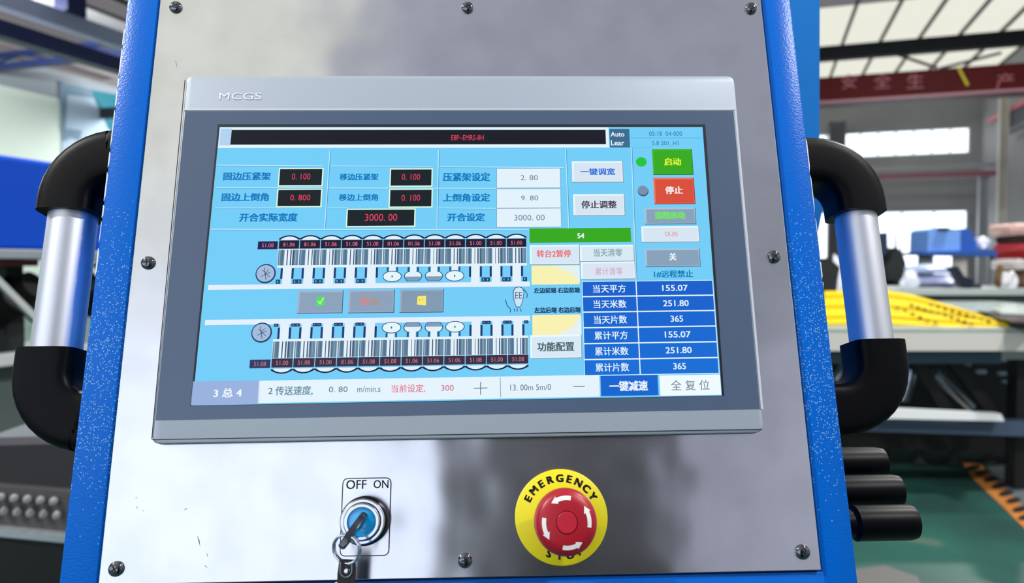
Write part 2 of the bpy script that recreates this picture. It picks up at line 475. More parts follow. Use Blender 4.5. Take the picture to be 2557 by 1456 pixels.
# three black cable sockets low on the right side
for k, (px, py, z) in enumerate(((2283, 1304, -0.045), (2246, 1226, -0.075), (2206, 1156, -0.10))):
    p = on_plate(px, py, z); L_ = p.x - HW - 0.0005
    r_ = 0.0125
    bm = bmesh.new()
    M = Matrix.Translation((HW - 0.0005, p.y, z)) @ Matrix.Rotation(math.radians(90), 4, 'Y')
    lathe(bm, [(0, 0), (r_ * .8, 0), (r_ * .8, L_ * .32), (r_, L_ * .36), (r_, L_ * 0.93), (r_ * .93, L_), (0, L_)], 28, M)
    obj('cable_socket', bm, BLACKPL, con, smooth=True)
    if k == 0: pass

# column behind the console that carries it
cy_ = (PM @ Vector((0.1, 0.0, -0.28)))
FWD = (cam_rot.to_3x3() @ Vector((0, 0, -1))); FWD.z = 0; FWD.normalize()
D_COL = 0.92
def at_depth(px, py, D):
    d = ray(px, py); s = D / (d.dot(FWD)); return CAM.translation + d * s
bm = bmesh.new()
pts = [at_depth(px, py, D_COL) for px, py in ((1560, -900), (2050, -900), (2046, 400), (2060, 492), (2042, 585), (1560, 600))]
prism(bm, pts, FWD * 0.14)
tag(obj('support_column', bm, mat('blue_paint', (0, 132, 218), 0.4, bump=(40, .05, .002))), 'bright blue steel column rising behind the right edge of the console', 'column')
bm = bmesh.new()
a = at_depth(1500, 560, D_COL + 0.02); 
p1 = a.copy(); c_, s_ = math.cos(math.radians(18.4)), math.sin(math.radians(18.4))
M = Matrix.Translation((a.x, a.y, 0)) @ Matrix.Rotation(math.radians(18.4), 4, 'Z')
box(bm, -0.12, 0, 0, 0.12, 0.12, a.z + 0.15, 0.004, M)
box(bm, -0.3, -0.3, 0, 0.3, 0.3, 0.03, 0.004, M)
bar(bm, PM @ Vector((0.02, -0.05, -0.255)), Vector((a.x, a.y, 0)) + Vector((0, 0.0, (PM @ Vector((0.02, -0.05, -0.26))).z)) , 0.10, 0.10)
obj('pedestal', bm, POWDER, None).name = 'pedestal'
ped = bpy.data.objects['pedestal']; ped.parent = con; ped.matrix_parent_inverse = PM.inverted()

# =============================================================== TOUCHSCREEN
hmi = tag(empty('touchscreen_terminal', mw=PM), 'wide grey-framed touchscreen terminal with lit light-blue display in the console plate', 'touchscreen')
ZF = 0.008
def quad_pts(qs, z): return [on_plate(px, py, z) for px, py in qs]
OUT = quad_pts([(465, 187), (1834, 188), (1909, 1080), (375, 1109)], ZF)
def corner_round(q, r, k=6):
    """round the corners of a nearly rectangular quad (TL, TR, BR, BL)"""
    res = []
    for i in range(4):
        p = q[i]; a = (q[i - 1] - p).normalized(); b = (q[(i + 1) % 4] - p).normalized()
        for j in range(k + 1):
            t = j / k; p0 = p + a * r; p2 = p + b * r
            res.append(p0 * (1 - t) ** 2 + p * 2 * t * (1 - t) + p2 * t ** 2)
    return res
def inset(poly, d):
    c = sum(poly, Vector()) / len(poly); out = []
    n = len(poly)
    for i, p in enumerate(poly):
        e1 = (p - poly[i - 1]); e2 = (poly[(i + 1) % n] - p)
        e = (poly[(i + 1) % n] - poly[i - 1]).normalized(); nn = Vector((-e.y, e.x, 0))
        if nn.dot(c - p) < 0: nn = -nn
        out.append(p + nn * d)
    return out
def stack(bm, loops, cap=True):
    rings = [[bm.verts.new(p) for p in lp] for lp in loops]
    for a, b in zip(rings[:-1], rings[1:]):
        n = len(a)
        for i in range(n): bm.faces.new((a[i], a[(i + 1) % n], b[(i + 1) % n], b[i]))
    if cap: bm.faces.new(rings[-1])
    return rings
def zset(poly, z): return [Vector((p.x, p.y, z)) for p in poly]
o0 = corner_round(OUT, 0.006)
bm = bmesh.new()
i1 = inset(o0, 0.0022)
stack(bm, [zset(inset(o0, 0.0015), 0.0), zset(inset(o0, 0.0012), 0.003), zset(o0, 0.0036), zset(o0, ZF - 0.0018), zset(inset(o0, 0.0006), ZF - 0.0006), zset(i1, ZF)], cap=True)
obj('housing', bm, GREYALU, hmi, smooth=True)
bm = bmesh.new()                      # dark rubber seal under the lower edge
stack(bm, [zset(inset(o0, -0.0002), 0.0), zset(inset(o0, -0.0002), 0.0028)], cap=True)
obj('seal', bm, RUBBER, hmi)
# membrane (slate) and display window
MEM = quad_pts([(463, 278), (1831, 277), (1897, 1021), (389, 1049)], ZF)
bm = bmesh.new(); stack(bm, [zset(MEM, ZF - 0.0005), zset(MEM, ZF + 0.0003)])
obj('membrane', bm, BEZEL, hmi)
bm = bmesh.new()                      # groove lines in the housing beside the membrane
for (x0, y0), (x1, y1) in (((459, 274), (1836, 273)),):
    p = on_plate(x0, y0, ZF); q = on_plate(x1, y1, ZF); bar(bm, p, q, 0.0012, 0.0007)
p = on_plate(1836, 273, ZF); q = on_plate(1903, 1021, ZF); bar(bm, p, q, 0.0014, 0.0007)
obj('trim_ridge', bm, mat('bright_trim', (225, 230, 238), 0.3, 0.3), hmi)
bm = bmesh.new()
for a, b in (((379, 1098), (1903, 1072)), ((379, 1096), (462, 200))):
    bar(bm, on_plate(*a, ZF), on_plate(*b, ZF), 0.0005, 0.0003)
obj('seam', bm, INK, hmi)

# homography between display pixels in the photograph and the display's own rectangle
DQ = [(549, 318), (1754, 318), (1802, 988), (481, 1013)]
def solve_h(src, dst):
    import numpy as np
    A = []
    for (x, y), (u, v) in zip(src, dst):
        A.append([x, y, 1, 0, 0, 0, -u * x, -u * y, -u]); A.append([0, 0, 0, x, y, 1, -v * x, -v * y, -v])
    return np.linalg.svd(np.array(A, float))[2][-1].reshape(3, 3)
DC = [on_plate(px, py, ZF) for px, py in DQ]
UW = 1280.0; UH = 720.0
H_pu = solve_h(DQ, [(0, 0), (UW, 0), (UW, UH), (0, UH)])
H_ud = solve_h([(0, 0), (UW, 0), (UW, UH), (0, UH)], [(p.x, p.y) for p in DC])
def hm(H, x, y):
    d = H[2][0] * x + H[2][1] * y + H[2][2]
    return ((H[0][0] * x + H[0][1] * y + H[0][2]) / d, (H[1][0] * x + H[1][1] * y + H[1][2]) / d)
def U(px, py): return hm(H_pu, px, py)         # measured point -> display units
def disp(u, v, z): x, y = hm(H_ud, u, v); return Vector((x, y, z))
Z0 = ZF + 0.0004
bm = bmesh.new()
e_ = [disp(-5, -8, 0), disp(UW + 8, -8, 0), disp(UW + 6, UH + 1, 0), disp(-5, UH + 1, 0)]
stack(bm, [zset(e_, ZF), zset(e_, ZF + 0.00036)])
obj('window_edge', bm, GAPDARK, hmi)

def emat(rgb, k=1.0):
    nm = 'screen_%d_%d_%d' % tuple(rgb[:3])
    if nm in MATS: return MATS[nm]
    m = bpy.data.materials.new(nm); m.use_nodes = True
    b = m.node_tree.nodes['Principled BSDF']
    b.inputs['Base Color'].default_value = (0.01, 0.01, 0.012, 1)
    b.inputs['Roughness'].default_value = 0.35; b.inputs['Specular IOR Level'].default_value = 0.12
    b.inputs['Emission Color'].default_value = lin(rgb); b.inputs['Emission Strength'].default_value = k
    MATS[nm] = m
    return m
LAYER = 0.00006
class Flat:
    """flat print on the lit display, in display units"""
    def __init__(s): s.v = []; s.f = []; s.mi = []; s.mats = []
    def m(s, rgb):
        mm = emat(rgb)
        if mm not in s.mats: s.mats.append(mm)
        return s.mats.index(mm)
    def poly(s, pts, rgb, lay):
        b = len(s.v); z = Z0 + LAYER * lay
        s.v += [disp(u, v, z) for u, v in pts]; s.f.append(tuple(range(b, b + len(pts)))); s.mi.append(s.m(rgb)); return s
    def ru(s, u0, v0, u1, v1, rgb, lay): return s.poly([(u0, v0), (u0, v1), (u1, v1), (u1, v0)], rgb, lay)
    def r(s, x0, y0, x1, y1, rgb, lay=1):
        a = U(x0, y0); b = U(x1, y1); return s.ru(a[0], a[1], b[0], b[1], rgb, lay)
    def bd(s, x0, y0, x1, y1, w_, rgb, lay=1):
        a = U(x0, y0); b = U(x1, y1); return s.ru(a[0] - w_, a[1] - w_, b[0] + w_, b[1] + w_, rgb, lay)
    def el(s, px, py, ru, rv, rgb, lay=1, a0=0, a1=360):
        c = U(px, py); n = 28
        pts = [(c[0] + ru * math.cos(math.radians(a0 + (a1 - a0) * i / n)), c[1] - rv * math.sin(math.radians(a0 + (a1 - a0) * i / n))) for i in range(n + (0 if a1 - a0 == 360 else 1))]
        return s.poly(pts, rgb, lay)
    def pp(s, pts, rgb, lay=1): return s.poly([U(*p) for p in pts], rgb, lay)
    def ln(s, x0, y0, x1, y1, w_, rgb, lay=1):
        a = Vector(U(x0, y0)); b = Vector(U(x1, y1)); d = (b - a).normalized(); n = Vector((-d.y, d.x)) * w_ / 2
        return s.poly([tuple(a + n), tuple(b + n), tuple(b - n), tuple(a - n)], rgb, lay)
    def t(s, txt, x0, y0, x1, y1, rgb, lay=3, bold=0.02):
        vs, fs = text_polys(txt, bold)
        if not vs: return s
        mx0 = min(v[0] for v in vs); mx1 = max(v[0] for v in vs); my0 = min(v[1] for v in vs); my1 = max(v[1] for v in vs)
        a = U(x0, y0); b = U(x1, y1); k = s.m(rgb); base = len(s.v); z = Z0 + LAYER * lay
        for x, y in vs:
            u = a[0] + (x - mx0) / (mx1 - mx0) * (b[0] - a[0]); v = b[1] + (y - my0) / max(my1 - my0, 1e-6) * (a[1] - b[1])
            s.v.append(disp(u, v, z))
        for f_ in fs: s.f.append(tuple(base + i for i in f_)); s.mi.append(k)
        return s
    def build(s, name, parent, label=None):
        me = bpy.data.meshes.new(name); me.from_pydata(s.v, [], s.f)
        for m_ in s.mats: me.materials.append(m_)
        me.polygons.foreach_set('material_index', s.mi)
        # faces look out of the screen
        me.update()
        bm = bmesh.new(); bm.from_mesh(me)
        fl = [f_ for f_ in bm.faces if f_.normal.z < 0]; bmesh.ops.reverse_faces(bm, faces=fl)
        bm.to_mesh(me); bm.free()
        o = link(name, me, parent)
        if label: o['label'] = label
        return o
SKY = (112, 204, 246)
d_ = Flat().ru(0, 0, UW, UH, SKY, 0)
display = d_.build('display', hmi, 'lit light-blue display showing the machine control page')
NAVY = (3, 14, 58); BLK = (3, 8, 22); WHT = (232, 242, 250); LBL = (0, 118, 190); PINK = (225, 60, 90); BORD = (222, 250, 222)
# header
Flat().r(550, 319, 1521, 369, (225, 242, 252), 1).r(552, 322, 576, 364, (176, 208, 238), 2).r(579, 325, 1513, 361, BLK, 2)\
    .t('E8P~EMRS-8H', 1127, 338, 1208, 351, PINK, 3, 0.0).build('message_bar', display, 'black message bar with small red text')
Flat().r(1521, 323, 1573, 369, (52, 104, 140), 2).t('Auto', 1524, 330, 1559, 342, WHT, 3).t('Lear', 1525, 351, 1559, 364, WHT, 3).build('mode_box', display)
Flat().t('05:18  04-000', 1620, 329, 1703, 340, (20, 120, 180), 2, 0.0).t('5.8 201_H1', 1628, 353, 1695, 365, (20, 120, 180), 2, 0.0)\
    .ln(1576, 345, 1752, 345, 1.2, (60, 150, 200), 1).ln(1577, 370, 1628, 370, 1.2, (90, 175, 220), 1).build('clock_text', display)
# grid lines
g = Flat()
for x0, y0, x1, y1 in ((824, 375, 811, 571), (1095, 375, 1091, 571), (1412, 375, 1420, 571), (1576, 370, 1588, 700),
                       (543, 413, 806, 415), (826, 415, 1080, 416), (1096, 417, 1408, 419), (540, 469, 808, 470), (822, 470, 1240, 471),
                       (537, 520, 690, 520), (820, 520, 868, 520), (1093, 520, 1240, 521), (527, 573, 1320, 574)):
    g.ln(x0, y0, x1, y1, 2.0, (190, 232, 252), 1)
    if abs(x1 - x0) < abs(y1 - y0): g.ln(x0 + 2.2, y0, x1 + 2.2, y1, 1.0, (40, 110, 160), 1)
    else: g.ln(x0, y0 + 1.8, x1, y1 + 1.8, 1.0, (70, 150, 200), 1)
g.build('divider_lines', display)
for nm, bb in (('固边压紧架', (559, 431, 676, 451)), ('固边上倒角', (555, 483, 671, 503)), ('移边压紧架', (849, 434, 945, 451)),
               ('移边上倒角', (847, 485, 944, 502)), ('压紧架设定', (1106, 432, 1224, 453)), ('上倒角设定', (1106, 484, 1224, 504)),
               ('开合实际宽度', (599, 533, 743, 554)), ('开合设定', (1117, 533, 1211, 553))):
    Flat().t(nm, *bb, LBL, 2, 0.042).build('field_label', display)
for r_, tx, tb in (((700, 423, 803, 463), '0. 100', (730, 434, 775, 449)), ((696, 475, 800, 515), '0. 800', (726, 487, 775, 501)),
                   ((977, 424, 1077, 464), '0. 100', (1004, 435, 1049, 450)), ((975, 475, 1077, 516), '0. 100', (1003, 487, 1049, 502)),
                   ((869, 525, 1034, 564), '3000. 00', (912, 535, 992, 552))):
    Flat().bd(*r_, 3.2, BORD, 1).r(*r_, (2, 18, 26), 2).t(tx, *tb, PINK, 3, 0.0).build('readout', display)
for r_, tx, tb in (((1241, 422, 1399, 469), '2. 80', (1300, 438, 1343, 451)), ((1241, 473, 1400, 519), '9. 80', (1301, 489, 1344, 501)),
                   ((1241, 522, 1401, 567), '3000. 00', (1284, 537, 1360, 551))):
    Flat().bd(*r_, 1.2, (120, 160, 190), 1).r(*r_, (226, 240, 250), 2).t(tx, *tb, (110, 125, 150), 3, -0.005).build('input_field', display)
def button(r_, face, tx=None, tb=None, tc=None, hi=None, lo=None, bold=0.02, label=None):
    f = Flat(); x0, y0, x1, y1 = r_
    hi = hi or tuple(min(255, c + 18) for c in face); lo = lo or tuple(int(c * 0.68) for c in face)
    f.bd(x0, y0, x1, y1, 1.5, lo, 1)
    f.bd(x0, y0, x1 - 2, y1 - 2, 1.5, hi, 1.5)
    a = U(x0, y0); b = U(x1, y1); n = 5
    f.ru(a[0] + 3, a[1] + 3, b[0] - 2, b[1] - 2, face, 2)
    if tx: f.t(tx, *tb, tc, 3, bold)
    return f.build('button', display, label)
PALE = (214, 228, 242); GRY = (134, 160, 186)
button((1429, 405, 1556, 455), PALE, '一键调宽', (1449, 421, 1536, 438), (20, 105, 215), bold=0.03)
button((1432, 487, 1560, 538), PALE, '停止调整', (1451, 502, 1540, 521), (70, 55, 75), bold=0.03)
button((1629, 374, 1730, 436), (48, 168, 6), '启动', (1657, 395, 1701, 414), (215, 240, 50), (60, 180, 20), (20, 110, 10), 0.04, 'green start button')
button((1632, 446, 1735, 509), (216, 74, 50), '停止', (1660, 466, 1705, 485), (245, 240, 240), (235, 110, 90), (140, 40, 50), 0.04, 'red stop button')
button((1610, 521, 1737, 559), GRY, '远程启动', (1634, 529, 1711, 547), (112, 232, 84), (165, 195, 215), (90, 112, 140), 0.06)
button((1602, 567, 1746, 604), PALE, 'OL(0)', (1659, 579, 1692, 593), (230, 130, 125), bold=-0.01)
button((1611, 623, 1748, 665), GRY, '关', (1670, 632, 1689, 651), (240, 245, 245), (165, 195, 215), (90, 112, 140), 0.04)
button((1324, 614, 1447, 660), (212, 230, 244), '转台2暂停', (1340, 625, 1426, 643), (232, 108, 108), bold=0.03)
button((1449, 614, 1583, 652), (214, 232, 242), '当天清零', (1482, 622, 1554, 641), (130, 165, 170), bold=0.02)
button((1451, 656, 1586, 696), (216, 228, 242), '累计清零', (1486, 669, 1555, 687), (205, 170, 200), bold=0.01)
button((1325, 839, 1452, 893), (214, 232, 246), '功能配置', (1341, 855, 1434, 877), (60, 90, 90), bold=0.03)
Flat().el(1601, 405, 14.5, 13.5, (18, 196, 50), 2).build('indicator_lamp', display, 'green indicator lamp')
Flat().el(1605.5, 478, 14.5, 14.5, (60, 80, 112), 2).el(1605, 476, 13.5, 13, (118, 140, 172), 2.6).build('indicator_lamp', display, 'grey indicator lamp')
Flat().t('1#远程禁止', 1632, 676, 1731, 693, (0, 122, 180), 2, 0.03).build('status_text', display)
Flat().r(1322, 571, 1576, 605, (48, 168, 6), 1).t('54', 1441, 583, 1459, 596, WHT, 2, 0.03).build('counter_bar', display, 'green counter bar')
Flat().r(1327, 664, 1447, 710, (246, 240, 176), 1).pp([(1380, 664), (1447, 664), (1448, 706), (1437, 692), (1415, 678)], (226, 240, 238), 2).build('yellow_field', display)
Flat().r(1329, 787, 1451, 836, (248, 240, 176), 1).pp([(1393, 836), (1430, 817), (1443, 797), (1451, 790), (1452, 836)], (226, 240, 244), 2).build('yellow_field', display)
Flat().t('左边前端 右边前端', 1333, 719, 1448, 732, (2, 36, 92), 2, 0.05).build('small_text', display)
Flat().t('左边后端 右边后端', 1334, 768, 1450, 781, (2, 36, 92), 2, 0.05).build('small_text', display)
# table of totals
rows = ['当天平方', '当天米数', '当天片数', '累计平方', '累计米数', '累计片数']; vals = ['155.07', '251.80', '365', '155.07', '251.80', '365']
a = U(1453, 703); b = U(1796, 933); split = U(1588, 703)[0]; ry = (b[1] - a[1]) / 6
for i in range(6):
    v0 = a[1] + ry * i; v1 = v0 + ry
    def cell(nm, u0, u1, txt, tw, th):
        f = Flat(); f.ru(u0, v0, u1, v1, (226, 244, 255), 1)
        f.ru(u0 + 1.2, v0 + 1.6, u1 - 1.6, v1 - 1.6, (0, 92 + i * 3, 202 + i * 2), 2)
        c = (u0 + u1) / 2; vm = (v0 + v1) / 2
        vs, fs = text_polys(txt, 0.018); mx0 = min(v[0] for v in vs); mx1 = max(v[0] for v in vs); my0 = min(v[1] for v in vs); my1 = max(v[1] for v in vs)
        base = len(f.v); k = f.m((222, 240, 250))
        for x, y in vs:
            f.v.append(disp(c + ((x - mx0) / (mx1 - mx0) - .5) * tw, vm - ((y - my0) / (my1 - my0) - .5) * th, Z0 + 3 * LAYER))
        for q in fs: f.f.append(tuple(base + j for j in q)); f.mi.append(k)
        return f.build(nm, display)
    cell('table_cell', a[0], split, rows[i], 84, 21)
    cell('table_cell', split, b[0], vals[i], 66 if len(vals[i]) > 4 else 32, 16)
# bottom bar
Flat().r(483, 953, 647, 1009, (150, 176, 220), 1).t('3 总 4', 535, 970, 604, 992, (238, 244, 250), 2, 0.03).build('page_box', display)
fb = Flat(); p0 = U(648, 951); p1 = U(1498, 994)
fb.ru(p0[0], p0[1], p1[0], UH - 3, (228, 242, 252), 1)
fb.t('2', 671, 969, 681, 984, (70, 80, 100), 2, 0).t('传送速度,', 689, 965, 781, 987, (100, 140, 160), 2, 0.02).t('0. 80', 822, 966, 868, 979, (80, 110, 130), 2, 0)
fb.t('m/min.s', 893, 964, 950, 979, (80, 110, 130), 2, 0).t('当前设定,', 978, 961, 1062, 980, (225, 110, 130), 2, 0.01).t('300', 1102, 962, 1133, 976, (200, 90, 120), 2, 0)
fb.ln(1183, 970, 1217, 969, 1.8, (50, 70, 90), 2).ln(1200, 954, 1200, 986, 1.8, (50, 70, 90), 2).ln(1249, 943, 1250, 992, 1.6, (130, 150, 170), 2)
fb.t('13. 00m 5m/0', 1274, 961, 1376, 974, (80, 110, 130), 2, 0).ln(1431, 965, 1460, 965, 1.8, (50, 70, 90), 2)
fb.build('speed_bar', display, 'white speed setting bar with plus and minus')
Flat().r(1499, 939, 1644, 987, (0, 98, 206), 1.6).t('一键减速', 1521, 952, 1618, 976, WHT, 3, 0.04).build('button', display, 'blue deceleration button')
q0 = U(1646, 938)
Flat().ru(q0[0], q0[1], UW - 1, UH - 2, (238, 250, 253), 1.2).t('全 复 位', 1674, 950, 1772, 974, (120, 130, 155), 3, 0.005).build('button', display)
# grey command buttons in the middle band
button((747, 728, 854, 781), (138, 160, 186), None, hi=(160, 178, 200), lo=(60, 84, 124))
Flat().pp([(791, 743), (795, 741), (811, 741), (811, 763), (807, 764), (789, 764)], (70, 220, 110), 3).pp([(793, 753), (797, 751), (799, 757), (806, 744), (810, 744), (800, 762)], (190, 250, 120), 4).build('icon', display, 'green tick icon')
button((873, 726, 983, 780), (138, 160, 186), None, hi=(160, 178, 200), lo=(60, 84, 124))
Flat().r(901, 742, 922, 762, (188, 140, 150), 3).r(925, 744, 948, 762, (160, 150, 152), 3).build('icon', display, 'faded red icon')
button((1001, 725, 1106, 779), (128, 152, 176), None, hi=(150, 172, 190), lo=(60, 84, 124))
Flat().pp([(1043, 740), (1064, 739), (1064, 763), (1041, 761)], (246, 234, 110), 3).ln(1049, 747, 1048, 752, 1.2, (160, 150, 60), 4).ln(1056, 746, 1056, 751, 1.2, (160, 150, 60), 4).build('icon', display, 'yellow icon')

# rows of grinding heads drawn on the page
def diagram(up):
    s = 1 if up else -1
    if up: xa, xb, yr0, yr1, nm = 697, 1315, 600, 623, 'upper'
    else: xa, xb, yr0, yr1, nm = 675, 1321, 890, 915, 'lower'
    # work in display units; v increases downward, s flips the row
    def V(y): return U(1000, y)[1]
    if up:
        A = U(697, 600); B = U(1315, 600); base = A[1]
        YR, YB, YW, YL, YC, YE = 23.5, 26, 66.5, 74, 101, 114
        bt, bb_ = V(707), V(719)
    else:
        A = U(678, 905); B = U(1320, 905); base = V(916)
        YR, YB, YW, YL, YC, YE = 23.5, 26, 66.5, 73, 101, 111
        bt, bb_ = V(793), V(806)
    pitch = (B[0] - A[0]) / 12
    f = Flat()
    u_l = U(521, 712)[0] if up else U(513, 800)[0]
    f.ru(u_l, bt, U(1323, 712)[0], bb_, (226, 238, 252), 1)
    yb = abs((bt if up else bb_) - base)
    # navy scallop outline and white arcs
    for i in range(12):
        c = A[0] + pitch * (i + 0.5); hw = pitch / 2
        pts = [(c - hw, base - s * 1)]
        n = 12
        for j in range(n + 1):
            t = -1 + 2 * j / n; pts.append((c + t * hw, base - s * (4 + 8.5 * (1 - t * t))))
        pts.append((c + hw, base - s * 1))
        f.poly(pts, NAVY, 1)
        pts = [(c + t * hw * 0.86, base - s * (0.0 + 9.0 * (1 - t * t) ** 0.8)) for t in [-1 + 2 * j / n for j in range(n + 1)]]
        f.poly(pts, (224, 240, 248), 2)
        # white field under the barrels and the gaps
        f.ru(c - hw, base + s * YR, c + hw, base + s * (YW + 6), (226, 240, 248), 1)
        l, r_ = c - hw + 1.2, c + hw - 1.2
        wd_ = r_ - l
        for k, (q0_, q1_, colr) in enumerate(((0, .30, (88, 122, 150)), (.06, .09, (170, 200, 214)), (.2, .22, (60, 92, 128)), (.44, .48, (52, 74, 108)),
                                              (.60, .66, (60, 84, 120)), (.70, 1, (98, 132, 156)), (.74, .78, (44, 66, 104)), (.86, .88, (150, 184, 200)))):
            jt = (random.random() - .5) * .03
            f.ru(l + (q0_ + jt) * wd_ if q0_ > 0 and q1_ < 1 else l + q0_ * wd_, base + s * YB, l + q1_ * wd_, base + s * YW, colr, 2 + (0.6 if q1_ - q0_ < .1 else 0))
        special = i in (5, 6, 7, 8)
        # shaft
        if not special:
            f.ru(c - hw * .42, base + s * YW, c + hw * .42, base + s * (yb + 1), (226, 240, 250), 1)
            for sg in (-1, 1):
                x_ = c + sg * hw * .52
                f.ru(x_ - 2.7, base + s * YL, x_ + 2.7, base + s * YC, (8, 48, 108), 2)
                # chips of text beside the wheel
                x2 = c + sg * hw * .80
                if not (i == 4 and sg > 0) and not (i == 9 and sg < 0):
                    f.ru(x2 - 5.5, base + s * (YC + 2), x2 + 5.5, base + s * YE, (20, 62, 108), 2)
                    f.ru(x2 - 2.2, base + s * (YC + 5), x2 + 0.5, base + s * (YE - 3), (120, 180, 214), 2.5)
        elif i in (5, 8):
            f.ru(c - hw * .3, base + s * YW, c + hw * .3, base + s * (YL + 12), (226, 240, 250), 1)
            for sg in (-1, 1): f.ru(c + sg * hw * .45 - 2.2, base + s * YL, c + sg * hw * .45 + 2.2, base + s * (YL + 11), (20, 84, 130), 2)
            cc = [(c + 24 * math.cos(2 * math.pi * j / 30), base + s * (YL + 24) + 14.5 * math.sin(2 * math.pi * j / 30)) for j in range(30)]
            f.poly(cc, (14, 66, 120), 3)
            cc = [(c + 22 * math.cos(2 * math.pi * j / 30), base + s * (YL + 24) + 12.6 * math.sin(2 * math.pi * j / 30)) for j in range(30)]
            f.poly(cc, (228, 244, 248), 4)
            f.ru(c - 1.5, base + s * (YL + 24) - 2.5, c + 1.5, base + s * (YL + 24) + 2.5, (14, 66, 120), 5)
        else:
            f.ru(c - hw * .3, base + s * YW, c + hw * .3, base + s * (YL + 14), (226, 240, 250), 4.5)
            for sg in (-1, 1): f.ru(c + sg * hw * .45 - 2.6, base + s * YL, c + sg * hw * .45 + 2.6, base + s * (YL + 12), (20, 84, 130), 2)
            def pot(k_, lo_, hi_):
                out = []
                for du, dv in ((-14, 12), (-20, 16), (-23, 22), (-21, 30), (-15, 37), (15, 37), (21, 30), (23, 22), (20, 16), (14, 12)):
                    out.append((c + du * k_, base + s * (YL + min(max(24 + (dv - 24) * k_, lo_), hi_))))
                return out
            f.poly(pot(1.0, 0, 99), (14, 66, 120), 3)
            f.poly(pot(0.9, 0, 99), (224, 240, 246), 4)
            f.poly([(c - 19.5, base + s * (YL + 25)), (c + 19.5, base + s * (YL + 25)), (c + 17.5, base + s * (YL + 31)), (c + 13, base + s * (YL + 35.7)), (c - 13, base + s * (YL + 35.7)), (c - 17.5, base + s * (YL + 31))], (124, 154, 184), 5)
    # side circle
    if up: ccx, ccy = 664, 684
    else: ccx, ccy = 654, 831
    f.el(ccx, ccy, 25, 25, (10, 52, 104), 3).el(ccx - .5, ccy - .5, 22, 21.5, (160, 186, 216), 4)
    f.ln(ccx - 3, ccy - 15, ccx + 1, ccy + 15, 1.6, (50, 76, 110), 5).ln(ccx - 11, ccy + 7, ccx + 12, ccy - 4, 1.4, (50, 76, 110), 5)
    f.ln(ccx - 8, ccy - 9, ccx + 11, ccy + 9, 1.4, (50, 76, 110), 5).ln(ccx + 8, ccy - 11, ccx - 4, ccy + 4, 1.4, (50, 76, 110), 5)
    f.build('machine_diagram', display, 'row of grinding heads drawn on the display, %s row' % nm)
    for i in range(-1, 12):
        u0 = A[0] + pitch * i + 1.2; u1 = u0 + pitch - 2.4
        vt = base + (1.5 if up else -YR - 1); vb = vt + 21.5
        if i < 0: vt += 2; vb += 1; u0 -= 0; u1 -= 1
        g = Flat(); g.ru(u0 - .8, vt - .8, u1 + .8, vb + .8, (120, 170, 210), 3)
        cb = (6, 8, 40) if up else (46, 36, 62)
        if i < 0: cb = (8, 14, 70) if up else (36, 50, 92)
        g.ru(u0, vt, u1, vb, cb, 4)
        tx = random.choice(['51.06', '51.08', '81.06', '51.00'])
        vs, fs = text_polys(tx, 0.0); mx0 = min(v[0] for v in vs); mx1 = max(v[0] for v in vs); my0 = min(v[1] for v in vs); my1 = max(v[1] for v in vs)
        k = g.m((230, 110, 140) if up else (206, 120, 128)); bs = len(g.v); cc = (u0 + u1) / 2; vm = (vt + vb) / 2
        for x, y in vs: g.v.append(disp(cc + ((x - mx0) / (mx1 - mx0) - .5) * 29, vm - ((y - my0) / (my1 - my0) - .5) * 10.5, Z0 + 5 * LAYER))
        for q in fs: g.f.append(tuple(bs + j for j in q)); g.mi.append(k)
        g.build('head_readout', display)
diagram(True); diagram(False)
f = Flat()
out = [(1281, 728), (1285, 719), (1295, 716), (1305, 719), (1309, 729), (1307, 745), (1303, 760), (1299, 768), (1289, 768), (1285, 758), (1281, 742)]
f.pp(out, (14, 56, 110), 2)
c = (1295, 741); f.pp([(c[0] + (x - c[0]) * .88, c[1] + (y - c[1]) * .93) for x, y in out], (206, 228, 242), 3)
f.t('EE', 1286, 730, 1304, 746, (50, 90, 130), 4, 0.0)
for p, q in (((1262, 749), (1266, 763)), ((1266, 763), (1275, 773)), ((1275, 773), (1274, 781)), ((1308, 722), (1317, 736)), ((1317, 736), (1315, 745)), ((1284, 771), (1285, 779)), ((1292, 771), (1291, 779)), ((1300, 771), (1301, 779))):
    f.ln(*p, *q, 1.8, (14, 56, 110), 4)
f.build('icon', display, 'outlined hand-like icon')

# maker's mark on the housing
def plate_text(txt, x0, y0, x1, y1, z, m, name, parent, bold=0.0, th=0.00012):
    vs, fs = text_polys(txt, bold); a = on_plate(x0, y0, z); b = on_plate(x1, y1, z)
    mx0 = min(v[0] for v in vs); mx1 = max(v[0] for v in vs); my0 = min(v[1] for v in vs); my1 = max(v[1] for v in vs)
    me = bpy.data.meshes.new(name)
    me.from_pydata([(a.x + (x - mx0) / (mx1 - mx0) * (b.x - a.x), b.y + (y - my0) / (my1 - my0) * (a.y - b.y), z + th) for x, y in vs], [], fs)
    me.materials.append(m); return link(name, me, parent)
plate_text('MCGS', 548, 232, 652, 249, ZF, LOGO, 'logo_lettering', hmi, 0.0, 0.0003)

